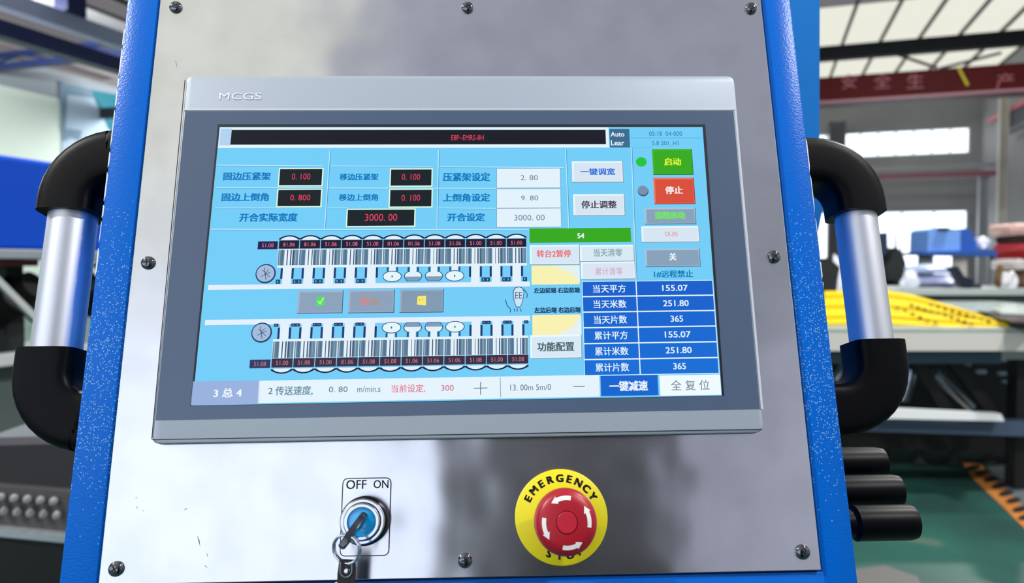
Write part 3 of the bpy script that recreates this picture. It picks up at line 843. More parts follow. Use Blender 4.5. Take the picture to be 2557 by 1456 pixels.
# =============================================================== KEY SWITCH
ks = tag(empty('key_switch', mw=PM), 'chrome key switch with blue core under OFF ON marking, below the touchscreen', 'switch')
K = on_plate(914, 1299, 0.002)
q = [on_plate(*p, 0.0) for p in ((856, 1194), (978, 1192), (972, 1388), (848, 1390))]
bm = bmesh.new(); lo = corner_round(q, 0.004)
stack(bm, [zset(lo, 0.0), zset(lo, 0.0007)]);
uvl = bm.loops.layers.uv.new('UVMap')
for f_ in bm.faces:
    for l in f_.loops: l[uvl].uv = (l.vert.co.x * 2 + 0.5, l.vert.co.y * 2 + 0.5)
obj('legend_plate', bm, STEEL, ks)
bm = bmesh.new(); li = inset(lo, 0.0006)
r1 = [bm.verts.new(p) for p in zset(lo, 0.0008)]; r2 = [bm.verts.new(p) for p in zset(li, 0.0008)]
for i in range(len(r1)): bm.faces.new((r1[i], r1[(i + 1) % len(r1)], r2[(i + 1) % len(r1)], r2[i]))
obj('border_line', bm, INK, ks)
plate_text('OFF', 865, 1199, 915, 1221, 0.0007, INK, 'lettering', ks, 0.01)
plate_text('ON', 933, 1199, 970, 1219, 0.0007, INK, 'lettering', ks, 0.01)
MK = Matrix.Translation((K.x, K.y, 0))
bm = bmesh.new(); lathe(bm, [(0.0150, 0.0008), (0.0152, 0.002), (0.0151, 0.0105), (0.0136, 0.0125), (0, 0.0125)], 56, MK); obj('base_ring', bm, mat('dark_knurled_metal', (44, 46, 52), 0.28, 1.0), ks, smooth=True)
bm = bmesh.new(); lathe(bm, [(0.0130, 0.0124), (0.0138, 0.0140), (0.0138, 0.0158), (0.0131, 0.0167), (0.0118, 0.0167), (0.0113, 0.0160), (0.0113, 0.0124)], 56, MK); obj('outer_ring', bm, CHROME, ks, smooth=True)
bm = bmesh.new(); lathe(bm, [(0.0113, 0.0125), (0.0111, 0.0190), (0.0105, 0.0198), (0.0090, 0.0198), (0.0086, 0.0190), (0.0086, 0.0160)], 56, MK); obj('inner_ring', bm, CHROME, ks, smooth=True)
bm = bmesh.new(); lathe(bm, [(0.0087, 0.0160), (0.0086, 0.0183), (0.0070, 0.0188), (0, 0.0188)], 48, MK); obj('lock_core', bm, BLUECORE, ks, smooth=True)
bm = bmesh.new(); M = MK @ Matrix.Rotation(math.radians(58), 4, 'Z'); box(bm, -0.0052, -0.0014, 0.0186, 0.0052, 0.0014, 0.0190, 0.0003, M); obj('keyway', bm, INK, ks)

# the key, its ring and the fob are things held by the switch
ky = tag(empty('key', mw=PM @ Matrix.Translation((K.x, K.y, 0.0189))), 'dark metal key standing in the blue lock core of the key switch', 'key')
ang = math.radians(57)
dirv = Vector((math.cos(ang), math.sin(ang), 0)); nrm = Vector((-math.sin(ang), math.cos(ang), 0)); zz = Vector((0, 0, 1))
bm = bmesh.new()
def kp(a, z): return dirv * a + zz * z
blade = [kp(-0.0042, 0.0002), kp(0.0042, 0.0002), kp(0.0042, 0.006), kp(-0.0042, 0.006)]
prism(bm, [p - nrm * 0.0012 for p in blade], nrm * 0.0024); obj('blade', bm, KEYMETAL, ky)
bm = bmesh.new()
bow = [kp(a, z) for a, z in ((0.0055, 0.0061), (0.0070, 0.009), (0.0055, 0.013), (-0.002, 0.018), (-0.011, 0.0215), (-0.0160, 0.0205), (-0.0165, 0.0155), (-0.0125, 0.0100), (-0.0055, 0.0061))]
prism(bm, [p - nrm * 0.0020 for p in bow], nrm * 0.0040)
bmesh.ops.bevel(bm, geom=bm.edges[:], offset=0.0006, segments=2, affect='EDGES')
obj('bow', bm, KEYMETAL, ky, smooth=True)
# ring hangs from the bow's outer end
RC = on_plate(866, 1371, 0.034)
kr = tag(empty('key_ring', mw=PM @ Matrix.Translation(RC)), 'thin round steel split ring hanging from the key', 'key ring')
bm = bmesh.new(); n = 64; pth = []
for tt in (0, 1):
    pth = [Vector((0.0089 * math.cos(2 * math.pi * i / n), 0.0084 * math.sin(2 * math.pi * i / n), 0.0)) for i in range(n)]
    def sec(i, k, tt=tt): return [(a, b + (tt - .5) * 0.0013) for a, b in circ(0.00075, 8)]
    sweep(bm, pth, sec, closed=True)
o = obj('wire', bm, CHROME, kr, smooth=True); o.rotation_euler = (math.radians(14), math.radians(-22), 0)
# fob
FC = on_plate(867, 1402, 0.031)
fb_ = tag(empty('key_fob', mw=PM @ Matrix.Translation(FC)), 'black leather key fob strap with steel rivet at the end of the key ring', 'key fob')
bm = bmesh.new()
strap = [(-0.0045, 0.0015), (0.0048, 0.0008), (0.0052, -0.004), (0.0048, -0.034), (-0.0058, -0.034), (-0.0052, -0.006)]
prism(bm, [Vector((x, y, -0.0016)) for x, y in strap], Vector((0, 0, 0.0034)))
bmesh.ops.bevel(bm, geom=bm.edges[:], offset=0.0006, segments=2, affect='EDGES'); obj('strap', bm, LEATHER, fb_, smooth=True)
bm = bmesh.new(); lathe(bm, [(0.0021, 0.0016), (0.0021, 0.0020), (0.0015, 0.0030), (0.0, 0.0033)], 24, Matrix.Translation((0.0004, -0.0052, 0))); obj('rivet', bm, CHROME, fb_, smooth=True)
bm = bmesh.new()
pth = [Vector((0.0034 * math.sin(math.radians(a)), -0.0052 - 0.0035 * math.cos(math.radians(a)) if abs(a) < 100 else 0.000, 0.0022)) for a in range(-100, 101, 10)]
sweep(bm, pth, lambda i, k: circ(0.0007, 8)); obj('clip', bm, mat('worn_steel', (130, 135, 130), 0.35, 1.0), fb_, smooth=True)
bm = bmesh.new(); box(bm, -0.0066, -0.034, -0.0012, -0.0045, -0.0115, 0.0010, 0.0003); obj('edge_tab', bm, WHITEP, fb_)

# =============================================================== EMERGENCY STOP
es = tag(empty('emergency_stop_button', mw=PM), 'red mushroom emergency stop button on yellow ring, lower right of the touchscreen', 'button')
S = on_plate(1402, 1291, 0.0022); MS = Matrix.Translation((S.x, S.y, 0)); Rr = 0.0300
bm = bmesh.new(); lathe(bm, [(0, 0.0001), (Rr, 0.0001), (Rr, 0.0016), (Rr - 0.0008, 0.0022), (0.0, 0.0022)], 72, MS); obj('yellow_ring', bm, YELLOW, es, smooth=True)
def arc_text(txt, r, a0, a1, size, flip=False):
    bm_v = []; bm_f = []
    for i, ch in enumerate(txt):
        vs, fs = text_polys(ch, 0.055); t = i / (len(txt) - 1); a = math.radians(a0 + (a1 - a0) * t)
        mx = (min(v[0] for v in vs) + max(v[0] for v in vs)) / 2; my = (min(v[1] for v in vs) + max(v[1] for v in vs)) / 2
        k = size / 0.72; b0 = len(bm_v); rot = a - math.pi / 2 if not flip else a + math.pi / 2
        c, s = math.cos(rot), math.sin(rot)
        for x, y in vs:
            x = (x - mx) * k * 1.05; y = (y - my) * k
            bm_v.append((S.x + r * math.cos(a) + x * c - y * s, S.y + r * math.sin(a) + x * s + y * c, 0.0023))
        for q in fs: bm_f.append(tuple(b0 + j for j in q))
    me = bpy.data.meshes.new('lettering'); me.from_pydata(bm_v, [], bm_f); me.materials.append(INK); return link('lettering', me, es)
arc_text('EMERGENCY', 0.0243, 151, 31, 0.0047)
arc_text('STOP', 0.0240, 249, 298, 0.0044, flip=True)
MS = Matrix.Translation((S.x + .0003, S.y - 0.0016, 0)) @ Matrix.Diagonal((1, 1.05, 1, 1))
bm = bmesh.new(); lathe(bm, [(0.0112, 0.0021), (0.0112, 0.019)], 40, MS); obj('stem', bm, BLACKPL, es, smooth=True)
bm = bmesh.new(); lathe(bm, [(0.0100, 0.0150), (0.0160, 0.0156), (0.0188, 0.0180), (0.0194, 0.0225), (0.0191, 0.0275), (0.0181, 0.0308), (0.0160, 0.0326), (0.0120, 0.0336), (0.0066, 0.0339), (0.0064, 0.0333)], 72, MS); obj('mushroom_head', bm, RED, es, smooth=True)
bm = bmesh.new(); lathe(bm, [(0.0062, 0.0329), (0.0062, 0.0338), (0.0058, 0.0342), (0, 0.0343)], 48, MS); obj('centre_cap', bm, RED2, es, smooth=True)
def head_z(r):
    pr = [(0.0066, 0.0339), (0.0120, 0.0336), (0.0160, 0.0326), (0.0181, 0.0308)]
    for (a, za), (b, zb) in zip(pr[:-1], pr[1:]):
        if r <= b: return za + (zb - za) * (r - a) / (b - a)
    return pr[-1][1]
for a0 in (100, 190, 280, 10):
    vs = []; fs = []; n = 10; ri, ro = 0.0126, 0.0151
    def P(r, a): return (S.x + .0003 + r * math.cos(math.radians(a)), S.y - .0016 + 1.05 * r * math.sin(math.radians(a)), head_z(r) + 0.00015)
    for i in range(n + 1):
        a = a0 - 22 + 36 * i / n; rm = (ri + ro) / 2
        vs += [P(ri, a), P(rm, a), P(ro, a)]
    for i in range(n):
        for j in (0, 1): fs.append((3 * i + j, 3 * i + j + 1, 3 * i + 4 + j, 3 * i + 3 + j))
    b0 = len(vs); a = a0 + 14
    vs += [P(ri - 0.0010, a), P(ro + 0.0010, a), P((ri + ro) / 2 + 0.0004, a + 16), P((ri + ro) / 2, a + 6), P((ri + ro) / 2, a)]
    fs += [(b0, b0 + 4, b0 + 3), (b0 + 4, b0 + 1, b0 + 3), (b0, b0 + 3, b0 + 2), (b0 + 3, b0 + 1, b0 + 2)]
    me = bpy.data.meshes.new('arrow'); me.from_pydata(vs, [], fs); me.materials.append(WHITEP); link('arrow', me, es)


# =============================================================== FILL LAMPS ADDED OUT OF VIEW UNDER THE ROOF
SHADE = mat('fill_lamp_metal', (150, 152, 156), 0.4, 0.8)
LED = mat('fill_lamp_glow', (255, 255, 255), 0.5, emit=(255, 252, 245), estr=6.0)
fill_lamp0 = None
LPL = ['behind the operator to the left', 'above the aisle left of the console', 'by the left wall near the front end', 'by the left wall before the banner', 'by the left wall at the far end', 'in the middle of the far bays', 'by the right wall in the far bays', 'above the loading table right of the console', 'near the right wall beside the console']
for i, (x, y, z, pw) in enumerate(FILL_LAMPS):
    r = empty('fill_lamp', (x, y, z))
    tag(r, 'unseen round fill lamp added under the roof ' + LPL[i], 'lamp', 'unseen fill lamps added under the roof')
    if fill_lamp0 is None:
        bm = bmesh.new(); lathe(bm, [(0.05, 0.30), (0.09, 0.28), (0.12, 0.12), (0.24, 0.0), (0.235, 0.0), (0.11, 0.11), (0, 0.11)], 32); a = obj('fill_lamp_shade', bm, SHADE, r, smooth=True)
        bm = bmesh.new(); lathe(bm, [(0, 0.02), (0.2, 0.02), (0.2, 0.03), (0, 0.03)], 32); b = obj('fill_lamp_glass', bm, LED, r)
        bm = bmesh.new(); lathe(bm, [(0.008, 0.3), (0.008, ZR - z - 0.004)], 8); c = obj('fill_lamp_cable', bm, RUBBER, r); fill_lamp0 = (a, b, c)
    else:
        for q in fill_lamp0: link(q.name.split('.')[0], q.data, r)
    ld = bpy.data.lights.new('fill_lamp_light', 'POINT' if x < -10 else 'AREA')
    if x < -10: ld.shadow_soft_size = 0.2
    else: ld.shape = 'DISK'; ld.size = 0.44
    ld.energy = pw; ld.color = (1.0, 0.98, 0.95)
    lo_ = bpy.data.objects.new('fill_lamp_light', ld); COL.objects.link(lo_); lo_.parent = r; lo_.location = (0, 0, -0.25 if x < -10 else -0.005)

# =============================================================== ROOF TRUSSES AND CRANE
TRUSS = mat('dark_steel_truss', (10, 14, 22), 0.6)
NAVYP = mat('navy_steel', (24, 40, 92), 0.5)
def truss(y, zb, hb, m, label, x0=X0 + .1, x1=X1 - .1, zt=ZR - 0.2):
    r = tag(empty('roof_truss', (0, y, zb)), label, 'truss', 'roof trusses')
    bm = bmesh.new(); box(bm, x0, -0.12, 0, x1, 0.12, hb); obj('bottom_chord', bm, m, r)
    bm = bmesh.new(); box(bm, x0, -0.08, zt - zb - 0.14, x1, 0.08, zt - zb); obj('top_chord', bm, m, r)
    wm = None; n = int((x1 - x0) / 2.4)
    for k in range(n):
        xa = x0 + (x1 - x0) * k / n
        if wm is None:
            bm = bmesh.new(); d = (x1 - x0) / n
            bar(bm, (0, 0, hb * .9), (d / 2, 0, zt - zb - 0.1), 0.06, 0.06, Vector((0, 1, 0))); bar(bm, (d / 2, 0, zt - zb - 0.1), (d, 0, hb * .9), 0.06, 0.06, Vector((0, 1, 0)))
            o = obj('web_brace', bm, m, r); wm = o.data
        else: o = link('web_brace', wm, r)
        o.location.x = xa
    return r
zb = at(2300, 133, 1, 20.5).z; zt = at(2300, 98, 1, 20.5).z
bm = bmesh.new(); box(bm, X0 + .1, 20.38, zb, X1 - .1, 20.62, zt); box(bm, -7, 20.4, zt, -6.8, 20.6, ZR - .1); box(bm, X1 - .6, 20.4, zt, X1 - .4, 20.6, ZR - .1); tag(obj('roof_beam', bm, TRUSS), 'black roof beam between two rows of skylights, above the red crane girder', 'beam')
truss(12.5, 7.35, 0.14, NAVYP, 'navy roof truss nearer the console, seen upper left', x1=-5.0)
truss(16.5, 7.2, 0.16, NAVYP, 'navy roof truss in mid hall, seen upper left', x1=-5.0)
# red crane girder
YG = 18.5
zg0, zg1 = at(2300, 250, 1, YG).z, at(2300, 182, 1, YG).z
cr = tag(empty('crane_girder', (0, YG, zg0)), 'dark red overhead crane girder spanning the hall below the skylights', 'crane')
REDG = mat('dark_red_paint', (84, 2, 4), 0.6, spec=0.2, vary=(0.7, .2)); PINKE = mat('pinkish_flange', (176, 120, 132), 0.5)
bm = bmesh.new(); box(bm, -6, -0.25, 0.06, X1 - 0.3, 0.25, zg1 - zg0); obj('web_box', bm, REDG, cr)
bm = bmesh.new(); box(bm, -6, -0.32, 0, X1 - 0.3, 0.32, 0.055); obj('lower_flange', bm, PINKE, cr)
for ch, px in (('安', 2120), ('全', 2203), ('生', 2285), ('产', 2510)):
    p = at(px, 204, 1, YG - 0.26); vs, fs = text_polys(ch, 0.0)
    me = bpy.data.meshes.new('lettering'); me.from_pydata([((x - .5) * .36, 0, (y - .35) * .36) for x, y in vs], [], fs)
    me.materials.append(mat('faded_pink_print', (170, 96, 110), 0.6)); o = link('lettering', me, cr); o.location = (p.x, -0.27, p.z - zg0)
bm = bmesh.new(); p = at(2392, 168, 1, YG - 0.3); q = at(2416, 214, 1, YG - 0.3)
bar(bm, p, q, 0.06, 0.05); tag(obj('lifting_sling', bm, mat('yellow_webbing', (205, 190, 30), 0.6)), 'short yellow lifting sling hanging on the red girder', 'sling')
# tie rods crossing below the skylights
for (a, b), lb in ((((2215, 128), (2341, 170)), 'thin tie rod falling to the right under the bright skylights'), (((2345, 172), (2500, 132)), 'thin tie rod rising to the right under the bright skylights')):
    bm = bmesh.new(); bar(bm, at(*a, 1, 20.55), at(*b, 1, 20.55), 0.06, 0.06); tag(obj('tie_rod', bm, PURL), lb, 'tie rod')
# columns and rails of the far wall
GREYST = mat('grey_steel', (120, 124, 132), 0.5); CREAM = mat('cream_steel', (205, 200, 192), 0.5); PINKR = mat('dull_pink_rail', (150, 92, 110), 0.5)
def column(px, y, wd, m, label, ztop=None, name='steel_column'):
    p = at(px, 600, 1, y); bm = bmesh.new(); zt_ = ztop or 6.2
    for a in ((-wd, -wd, -wd * .7, wd), (wd * .7, -wd, wd, wd), (-wd * .7, -wd * .2, wd * .7, wd * .2)): box(bm, a[0], a[1], 0, a[2], a[3], zt_)
    o = obj(name, bm, m); o.location = (p.x, y, 0); return tag(o, label, 'column')
column(2499, 24.6, 0.11, CREAM, 'cream steel column standing right of the far windows', at(2499, 242, 1, 24.6).z)
column(2452, 27.5, 0.13, mat('pale_steel', (176, 180, 186), .5), 'pale grey column between the far windows and the cream column', at(2452, 432, 1, 27.5).z)
column(2086, 29.6, 0.28, mat('slate_steel', (92, 94, 104), .5), 'slate grey column beside the far windows, next to the console', 6.6)
def hrail(y_, pxa, pya, pxb, pyb, hh, m, label, name='wall_rail'):
    a = at(pxa, pya, 1, y_); b = at(pxb, pyb, 1, y_); zc_ = (a.z + b.z) / 2; bm = bmesh.new(); bar(bm, (a.x, y_, zc_), (b.x, y_, zc_), 0.12, hh)
    return tag(obj(name, bm, m), label, 'rail')
hrail(27.2, 2050, 451, 2600, 424, 0.16, PINKR, 'dull pink rail crossing the far end of the hall')
hrail(27.8, 2050, 428, 2600, 406, 0.14, mat('pale_beam', (160, 162, 168), .5), 'pale grey beam just above the pink rail')
# gallery on the right wall
ga = tag(empty('gallery_railing', (0, 0, 0)), 'grey gallery railing with pink handrail high on the right wall', 'railing')
XW = X1 - 0.5
a = at(2470, 303, 0, XW); b = at(2590, 238, 0, XW); c = at(2492, 345, 0, XW); d = at(2590, 292, 0, XW)
bm = bmesh.new(); bar(bm, a, b, 0.1, 0.14); obj('handrail', bm, mat('pink_handrail', (226, 130, 145), 0.5), ga)
bm = bmesh.new(); bar(bm, c, d, 0.1, 0.12); obj('bottom_rail', bm, GREYST, ga)
bmb = None
for k in range(9):
    t = (k + .7) / 9.0; p = c.lerp(d, t); q = a.lerp(b, .12 + t * .88)
    bm = bmesh.new(); bar(bm, p, Vector((p.x, p.y, q.z)), 0.09, 0.09, Vector((1, 0, 0))); obj('baluster', bm, GREYST, ga)
# left side: crane rail and banner on the pale wall
XR = -15.0
a = at(226, 77, 0, XR)
bm = bmesh.new(); box(bm, XR - 0.15, 4.0, a.z - 0.18, XR + 0.15, 29, a.z + 0.18); tag(obj('crane_rail', bm, mat('pale_lilac_beam', (178, 186, 214), 0.5)), 'pale crane rail running high along the left wall', 'rail')
bm = bmesh.new(); box(bm, XR - 0.1, 4.0, a.z - 0.82, XR + 0.25, 29, a.z - 0.48); tag(obj('wall_girt', bm, NAVYP), 'dark navy girt below the pale crane rail', 'girt')
p = at(176, 20, 0, XR); bm = bmesh.new(); box(bm, XR - .2, p.y - .25, a.z + 0.181, XR + .2, p.y + .25, ZR - 0.2); tag(obj('rail_hanger', bm, NAVYP), 'navy hanger standing on the pale crane rail', 'hanger')
ban = tag(empty('wall_banner'), 'large grey-blue and teal banner hanging on the pale left wall', 'banner')
XB = X0 + 0.06
def wallquad(pts, m, name, off, par):
    bm = bmesh.new(); prism(bm, [at(px, py, 0, XB + off) for px, py in pts], Vector((-0.03, 0, 0))); return obj(name, bm, m, par)
wallquad([(154, 205), (330, 240), (330, 470), (156, 440)], mat('banner_greyblue', (150, 172, 192), .6), 'sheet', 0, ban)
wallquad([(228, 226), (330, 243), (330, 400), (272, 320)], mat('banner_teal', (0, 96, 112), .6), 'teal_field', 0.04, ban)
wallquad([(150, 203), (170, 209), (163, 330), (156, 330), (150, 240)], mat('banner_slate', (92, 118, 138), .6), 'edge_strip_print', 0.03, ban)  # dark strip printed along the banner's edge
wallquad([(170, 209), (330, 241), (330, 258), (168, 236)], mat('banner_slate', (92, 118, 138), .6), 'top_band', 0.03, ban)
wallquad([(158, 320), (205, 326), (200, 350), (178, 342), (160, 352)], MATS['banner_slate'], 'dark_print', 0.05, ban)

# =============================================================== LEFT MACHINE
LEFTM = tag(empty('edging_machine'), 'long machine with deep blue hood and pale rail left of the console', 'machine')
DEEPB = mat('deep_blue_paint', (0, 76, 205), 0.55, spec=0.2)
XM = -3.5
a = at(0, 385, 0, XM); b = at(0, 621, 0, XM); yE = 5.2
bm = bmesh.new(); box(bm, XM - 0.8, 0.8, b.z, XM, yE, a.z, 0.02); obj('hood', bm, DEEPB, LEFTM)
bm = bmesh.new(); box(bm, XM - 0.75, 0.8, b.z - 0.05, XM + 0.05, yE, b.z - 0.002, 0.006); obj('rail', bm, mat('pale_rail', (170, 180, 188), .4, .5), LEFTM)
bm = bmesh.new(); box(bm, XM - 0.6, 1.0, b.z - 0.085, XM - 0.1, 2.95, b.z - 0.052, 0.004); obj('red_strip', bm, mat('dull_red', (110, 34, 44), .5), LEFTM)
DKM = mat('dark_machine_grey', (34, 40, 42), 0.55, vary=(3, .3)); MIDM = mat('machine_grey_green', (92, 104, 104), .5, vary=(2, .3)); BLKM = mat('machine_black', (6, 6, 8), .6); WHM = mat('machine_white', (200, 204, 204), .45)
for yy in (1.3, 3.05, 4.9):
    bm = bmesh.new(); box(bm, XM - 0.5, yy - .05, 0, XM - 0.4, yy + .05, b.z - 0.053); obj('post', bm, DKM, LEFTM)
bm = bmesh.new(); box(bm, XM - 0.9, 0.8, 0, XM - 0.05, yE, at(40, 905, 0, XM).z, 0.02); obj('base', bm, MIDM, LEFTM)
bm = bmesh.new(); zz_ = at(0, 900, 0, XM + .03).z; box(bm, XM - 0.02, 0.8, zz_ - .03, XM + 0.06, yE, zz_ + .03, 0.006); obj('guide_rail', bm, WHM, LEFTM)
def motor(y, z, r, L_, tiltz):
    bm = bmesh.new(); M = Matrix.Translation((XM - .3, y, z)) @ Matrix.Rotation(math.radians(tiltz), 4, 'Z') @ Matrix.Rotation(math.radians(62), 4, 'Y')
    lathe(bm, [(0, -L_/2), (r * .8, -L_/2), (r, -L_/2 + .02), (r, L_/4), (r * .7, L_/4 + .02), (r * .7, L_/2), (0, L_/2)], 20, M); return obj('spindle_motor', bm, BLKM, LEFTM, smooth=True)
for k, (yy, zz2) in enumerate(((2.55, 1.32), (2.9, 1.22), (3.25, 1.25), (3.6, 1.28), (4.0, 1.25), (4.4, 1.25))): motor(yy, zz2, 0.11, 0.42, 12 * (k % 2))
for k, yy in enumerate((2.75, 3.4, 4.15)):
    bm = bmesh.new(); bar(bm, (XM - .05, yy - .15, b.z - .07), (XM - 0.0, yy + .18, zz_ + .1), 0.03, 0.03); obj('strut', bm, WHM, LEFTM)
# lower conveyor with rows of pads, near bottom left
def at_depth(px, py, D):
    d = ray(px, py); s = D / (d.dot(FWD)); return CAM.translation + d * s
RGT = Vector((FWD.y, -FWD.x, 0))
def slab(bm, pts, D, th, mi=0): prism(bm, [at_depth(px, py, D) for px, py in pts], FWD * th, mi)
cv = tag(empty('pad_conveyor'), 'dark conveyor with two rows of pale oval grip pads left of the console foot', 'conveyor')
DC_ = 1.9
bm = bmesh.new(); slab(bm, [(-260, 1195), (250, 1235), (250, 1345), (-260, 1300)], DC_ + .03, 0.10); obj('belt', bm, mat('conveyor_grey', (74, 72, 74), .5), cv)
bm = bmesh.new(); slab(bm, [(-260, 1297), (250, 1349), (250, 1365), (-260, 1315)], DC_, 0.14); obj('edge_rail', bm, mat('bright_edge', (190, 196, 200), .3, .6), cv)
bm = bmesh.new(); slab(bm, [(-260, 1316), (250, 1366), (250, 2300), (-260, 2300)], DC_ + .01, 0.5); obj('side_skirt', bm, BLKM, cv)
bm = bmesh.new(); slab(bm, [(-260, 1120), (250, 1105), (250, 1232), (-260, 1192)], DC_ + .06, 0.1); obj('rear_plate', bm, mat('dark_brown_plate', (40, 38, 40), .5), cv)
PAD = mat('pale_rubber_pad', (150, 150, 146), 0.3)
for row in (0, 1):
    for k in range(9):
        px = -130 + k * 33 + row * 8; py = 1232 + row * 34 + (px + 130) * .075
        bm = bmesh.new(); lathe(bm, [(0, -0.012), (0.006, -0.009), (0.009, 0), (0.006, 0.009), (0, 0.012)], 14, Matrix.Translation(at_depth(px, py, DC_ + .02)) @ Matrix.Rotation(math.radians(90), 4, 'X') @ Matrix.Diagonal((0.8, 1.35, 1, 1)))
        obj('grip_pad', bm, PAD, cv, smooth=True)
ch = tag(empty('slanted_guide_beam'), 'broad pale beam slanting up behind the lower left handle elbow', 'beam')
bm = bmesh.new(); slab(bm, [(-200, 1165), (-30, 1092), (200, 1010), (260, 1010), (260, 1045), (120, 1108), (-200, 1240)], 2.3, 0.12); obj('beam_plate', bm, mat('beam_pale', (166, 172, 176), .45), ch)
bm = bmesh.new(); slab(bm, [(-200, 1240), (120, 1108), (260, 1045), (260, 1100), (140, 1140), (60, 1110), (-200, 1300)], 2.26, 0.12); obj('belt_guard', bm, BLKM, ch)
bm = bmesh.new(); p_ = at_depth(-100, 1300, 2.36); box(bm, p_.x - .05, p_.y - .05, 0, p_.x + .05, p_.y + .05, p_.z); obj('foot', bm, DKM, ch)

# =============================================================== RIGHT SIDE: machine bed with yellow sheet
DB = 4.5
tb = tag(empty('loading_table'), 'long pale loading table with open dark frame below, right of the console', 'table')
ztop = at_depth(2300, 823, DB).z
def P2(lat, D, z):            # point by sideways offset from the camera axis, distance and height
    q = CAM.translation + FWD * D + RGT * lat; return Vector((q.x, q.y, z))
def bx(bm, l0, l1, D0, D1, z0, z1): return prism(bm, [P2(l0, D0, z0), P2(l1, D0, z0), P2(l1, D1, z0), P2(l0, D1, z0)], Vector((0, 0, z1 - z0)))
L0, L1 = 1.3, 5.2
zap = at_depth(2300, 876, DB).z; zlow = at_depth(2300, 908, DB + .1).z
bm = bmesh.new(); bx(bm, L0, L1, DB, 8.1, ztop - 0.02, ztop); obj('tabletop', bm, mat('table_grey_green', (150, 164, 158), .3, vary=(3, .2)), tb)
bm = bmesh.new(); bx(bm, L0, L1, DB - .01, DB + .05, zap, ztop - 0.021); obj('apron', bm, mat('apron_beige', (206, 202, 196), .45), tb)
bm = bmesh.new(); bx(bm, L0, at_depth(2528, 890, DB).dot(RGT), DB + .1, DB + .18, zlow, zap); obj('under_beam', bm, mat('blue_grey_beam', (52, 74, 92), .5), tb)
zr0, zr1 = at_depth(2350, 1048, DB).z, at_depth(2350, 1024, DB).z
for l in (at_depth(2540, 950, DB + .2).dot(RGT), 1.45, 4.2):
    for D in (DB + .2, 7.8):
        bm = bmesh.new(); bx(bm, l, l + .1, D, D + .1, 0, zap if D > 5 else zlow); obj('leg', bm, BLKM, tb)
bm = bmesh.new(); prism(bm, [at_depth(px, py, DB) for px, py in ((2120, 1015), (2240, 1022), (2500, 1034), (2508, 1052), (2240, 1046), (2120, 1046))], FWD * .06); obj('lower_rail', bm, mat('shiny_white_rail', (235, 238, 240), .25), tb)
bm = bmesh.new(); slab(bm, [(2060, 1048), (2620, 1056), (2620, 1092), (2060, 1074)], DB + .08, .12); obj('lower_beam', bm, mat('blue_grey_low', (62, 78, 100), .5), tb)
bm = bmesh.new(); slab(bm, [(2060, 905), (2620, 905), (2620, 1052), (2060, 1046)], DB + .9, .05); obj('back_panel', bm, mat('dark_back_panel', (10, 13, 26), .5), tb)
for k, (x0, y0, x1, y1) in enumerate(((2275, 905, 2352, 1030), (2365, 905, 2475, 1045), (2120, 905, 2190, 1020))):
    bm = bmesh.new(); slab(bm, [(x0, y0), (x0 + 34, y0), (x1 + 34, y1), (x1, y1)], DB + .3, .05); obj('diagonal_strut', bm, BLKM, tb)
CHR2 = mat('blurred_chrome', (190, 196, 210), 0.18, 1.0)
for k, (x0, y0, x1, y1, r) in enumerate(((2250, 1000, 2275, 925, .05), (2330, 935, 2420, 1020, .045), (2310, 945, 2340, 935, .03), (2085, 950, 2110, 915, .03))):
    p = at_depth(x0, y0, DB + .5); q = at_depth(x1, y1, DB + .5); bm = bmesh.new()
    M = Matrix.Translation(p) @ (q - p).to_track_quat('Z', 'Y').to_matrix().to_4x4(); L_ = (q - p).length
    lathe(bm, [(0, 0), (r, 0), (r, L_), (0, L_)], 20, M); obj('roller', bm, CHR2, tb, smooth=True)
for k, (x0, y0, x1, y1) in enumerate(((2442, 924, 2464, 934), (2496, 929, 2542, 938), (2506, 950, 2544, 957), (2262, 904, 2290, 912), (2416, 906, 2425, 914))):
    bm = bmesh.new(); slab(bm, [(x0, y0), (x1, y0), (x1, y1), (x0, y1)], DB + .6, .03); obj('clamp_plate', bm, mat('pale_clamp', (176, 188, 208), .3), tb)
for k, (x0, x1) in enumerate(((2175, 2250), (2262, 2330), (2345, 2420), (2440, 2500))):
    bm = bmesh.new(); p = at_depth((x0 + x1) / 2, 1090, DB + .8); lathe(bm, [(0, 0), (.05, 0), (.06, .02), (.03, .04), (.03, p.z), (0, p.z)], 14, Matrix.Translation((p.x, p.y, 0))); obj('levelling_foot', bm, DKM, tb)
bm = bmesh.new(); slab(bm, [(2060, 1076), (2620, 1094), (2620, 1150), (2420, 1128), (2060, 1118)], DB + .7, .5); obj('shade_block', bm, BLKM, tb)  # black block added to darken the shade under the table
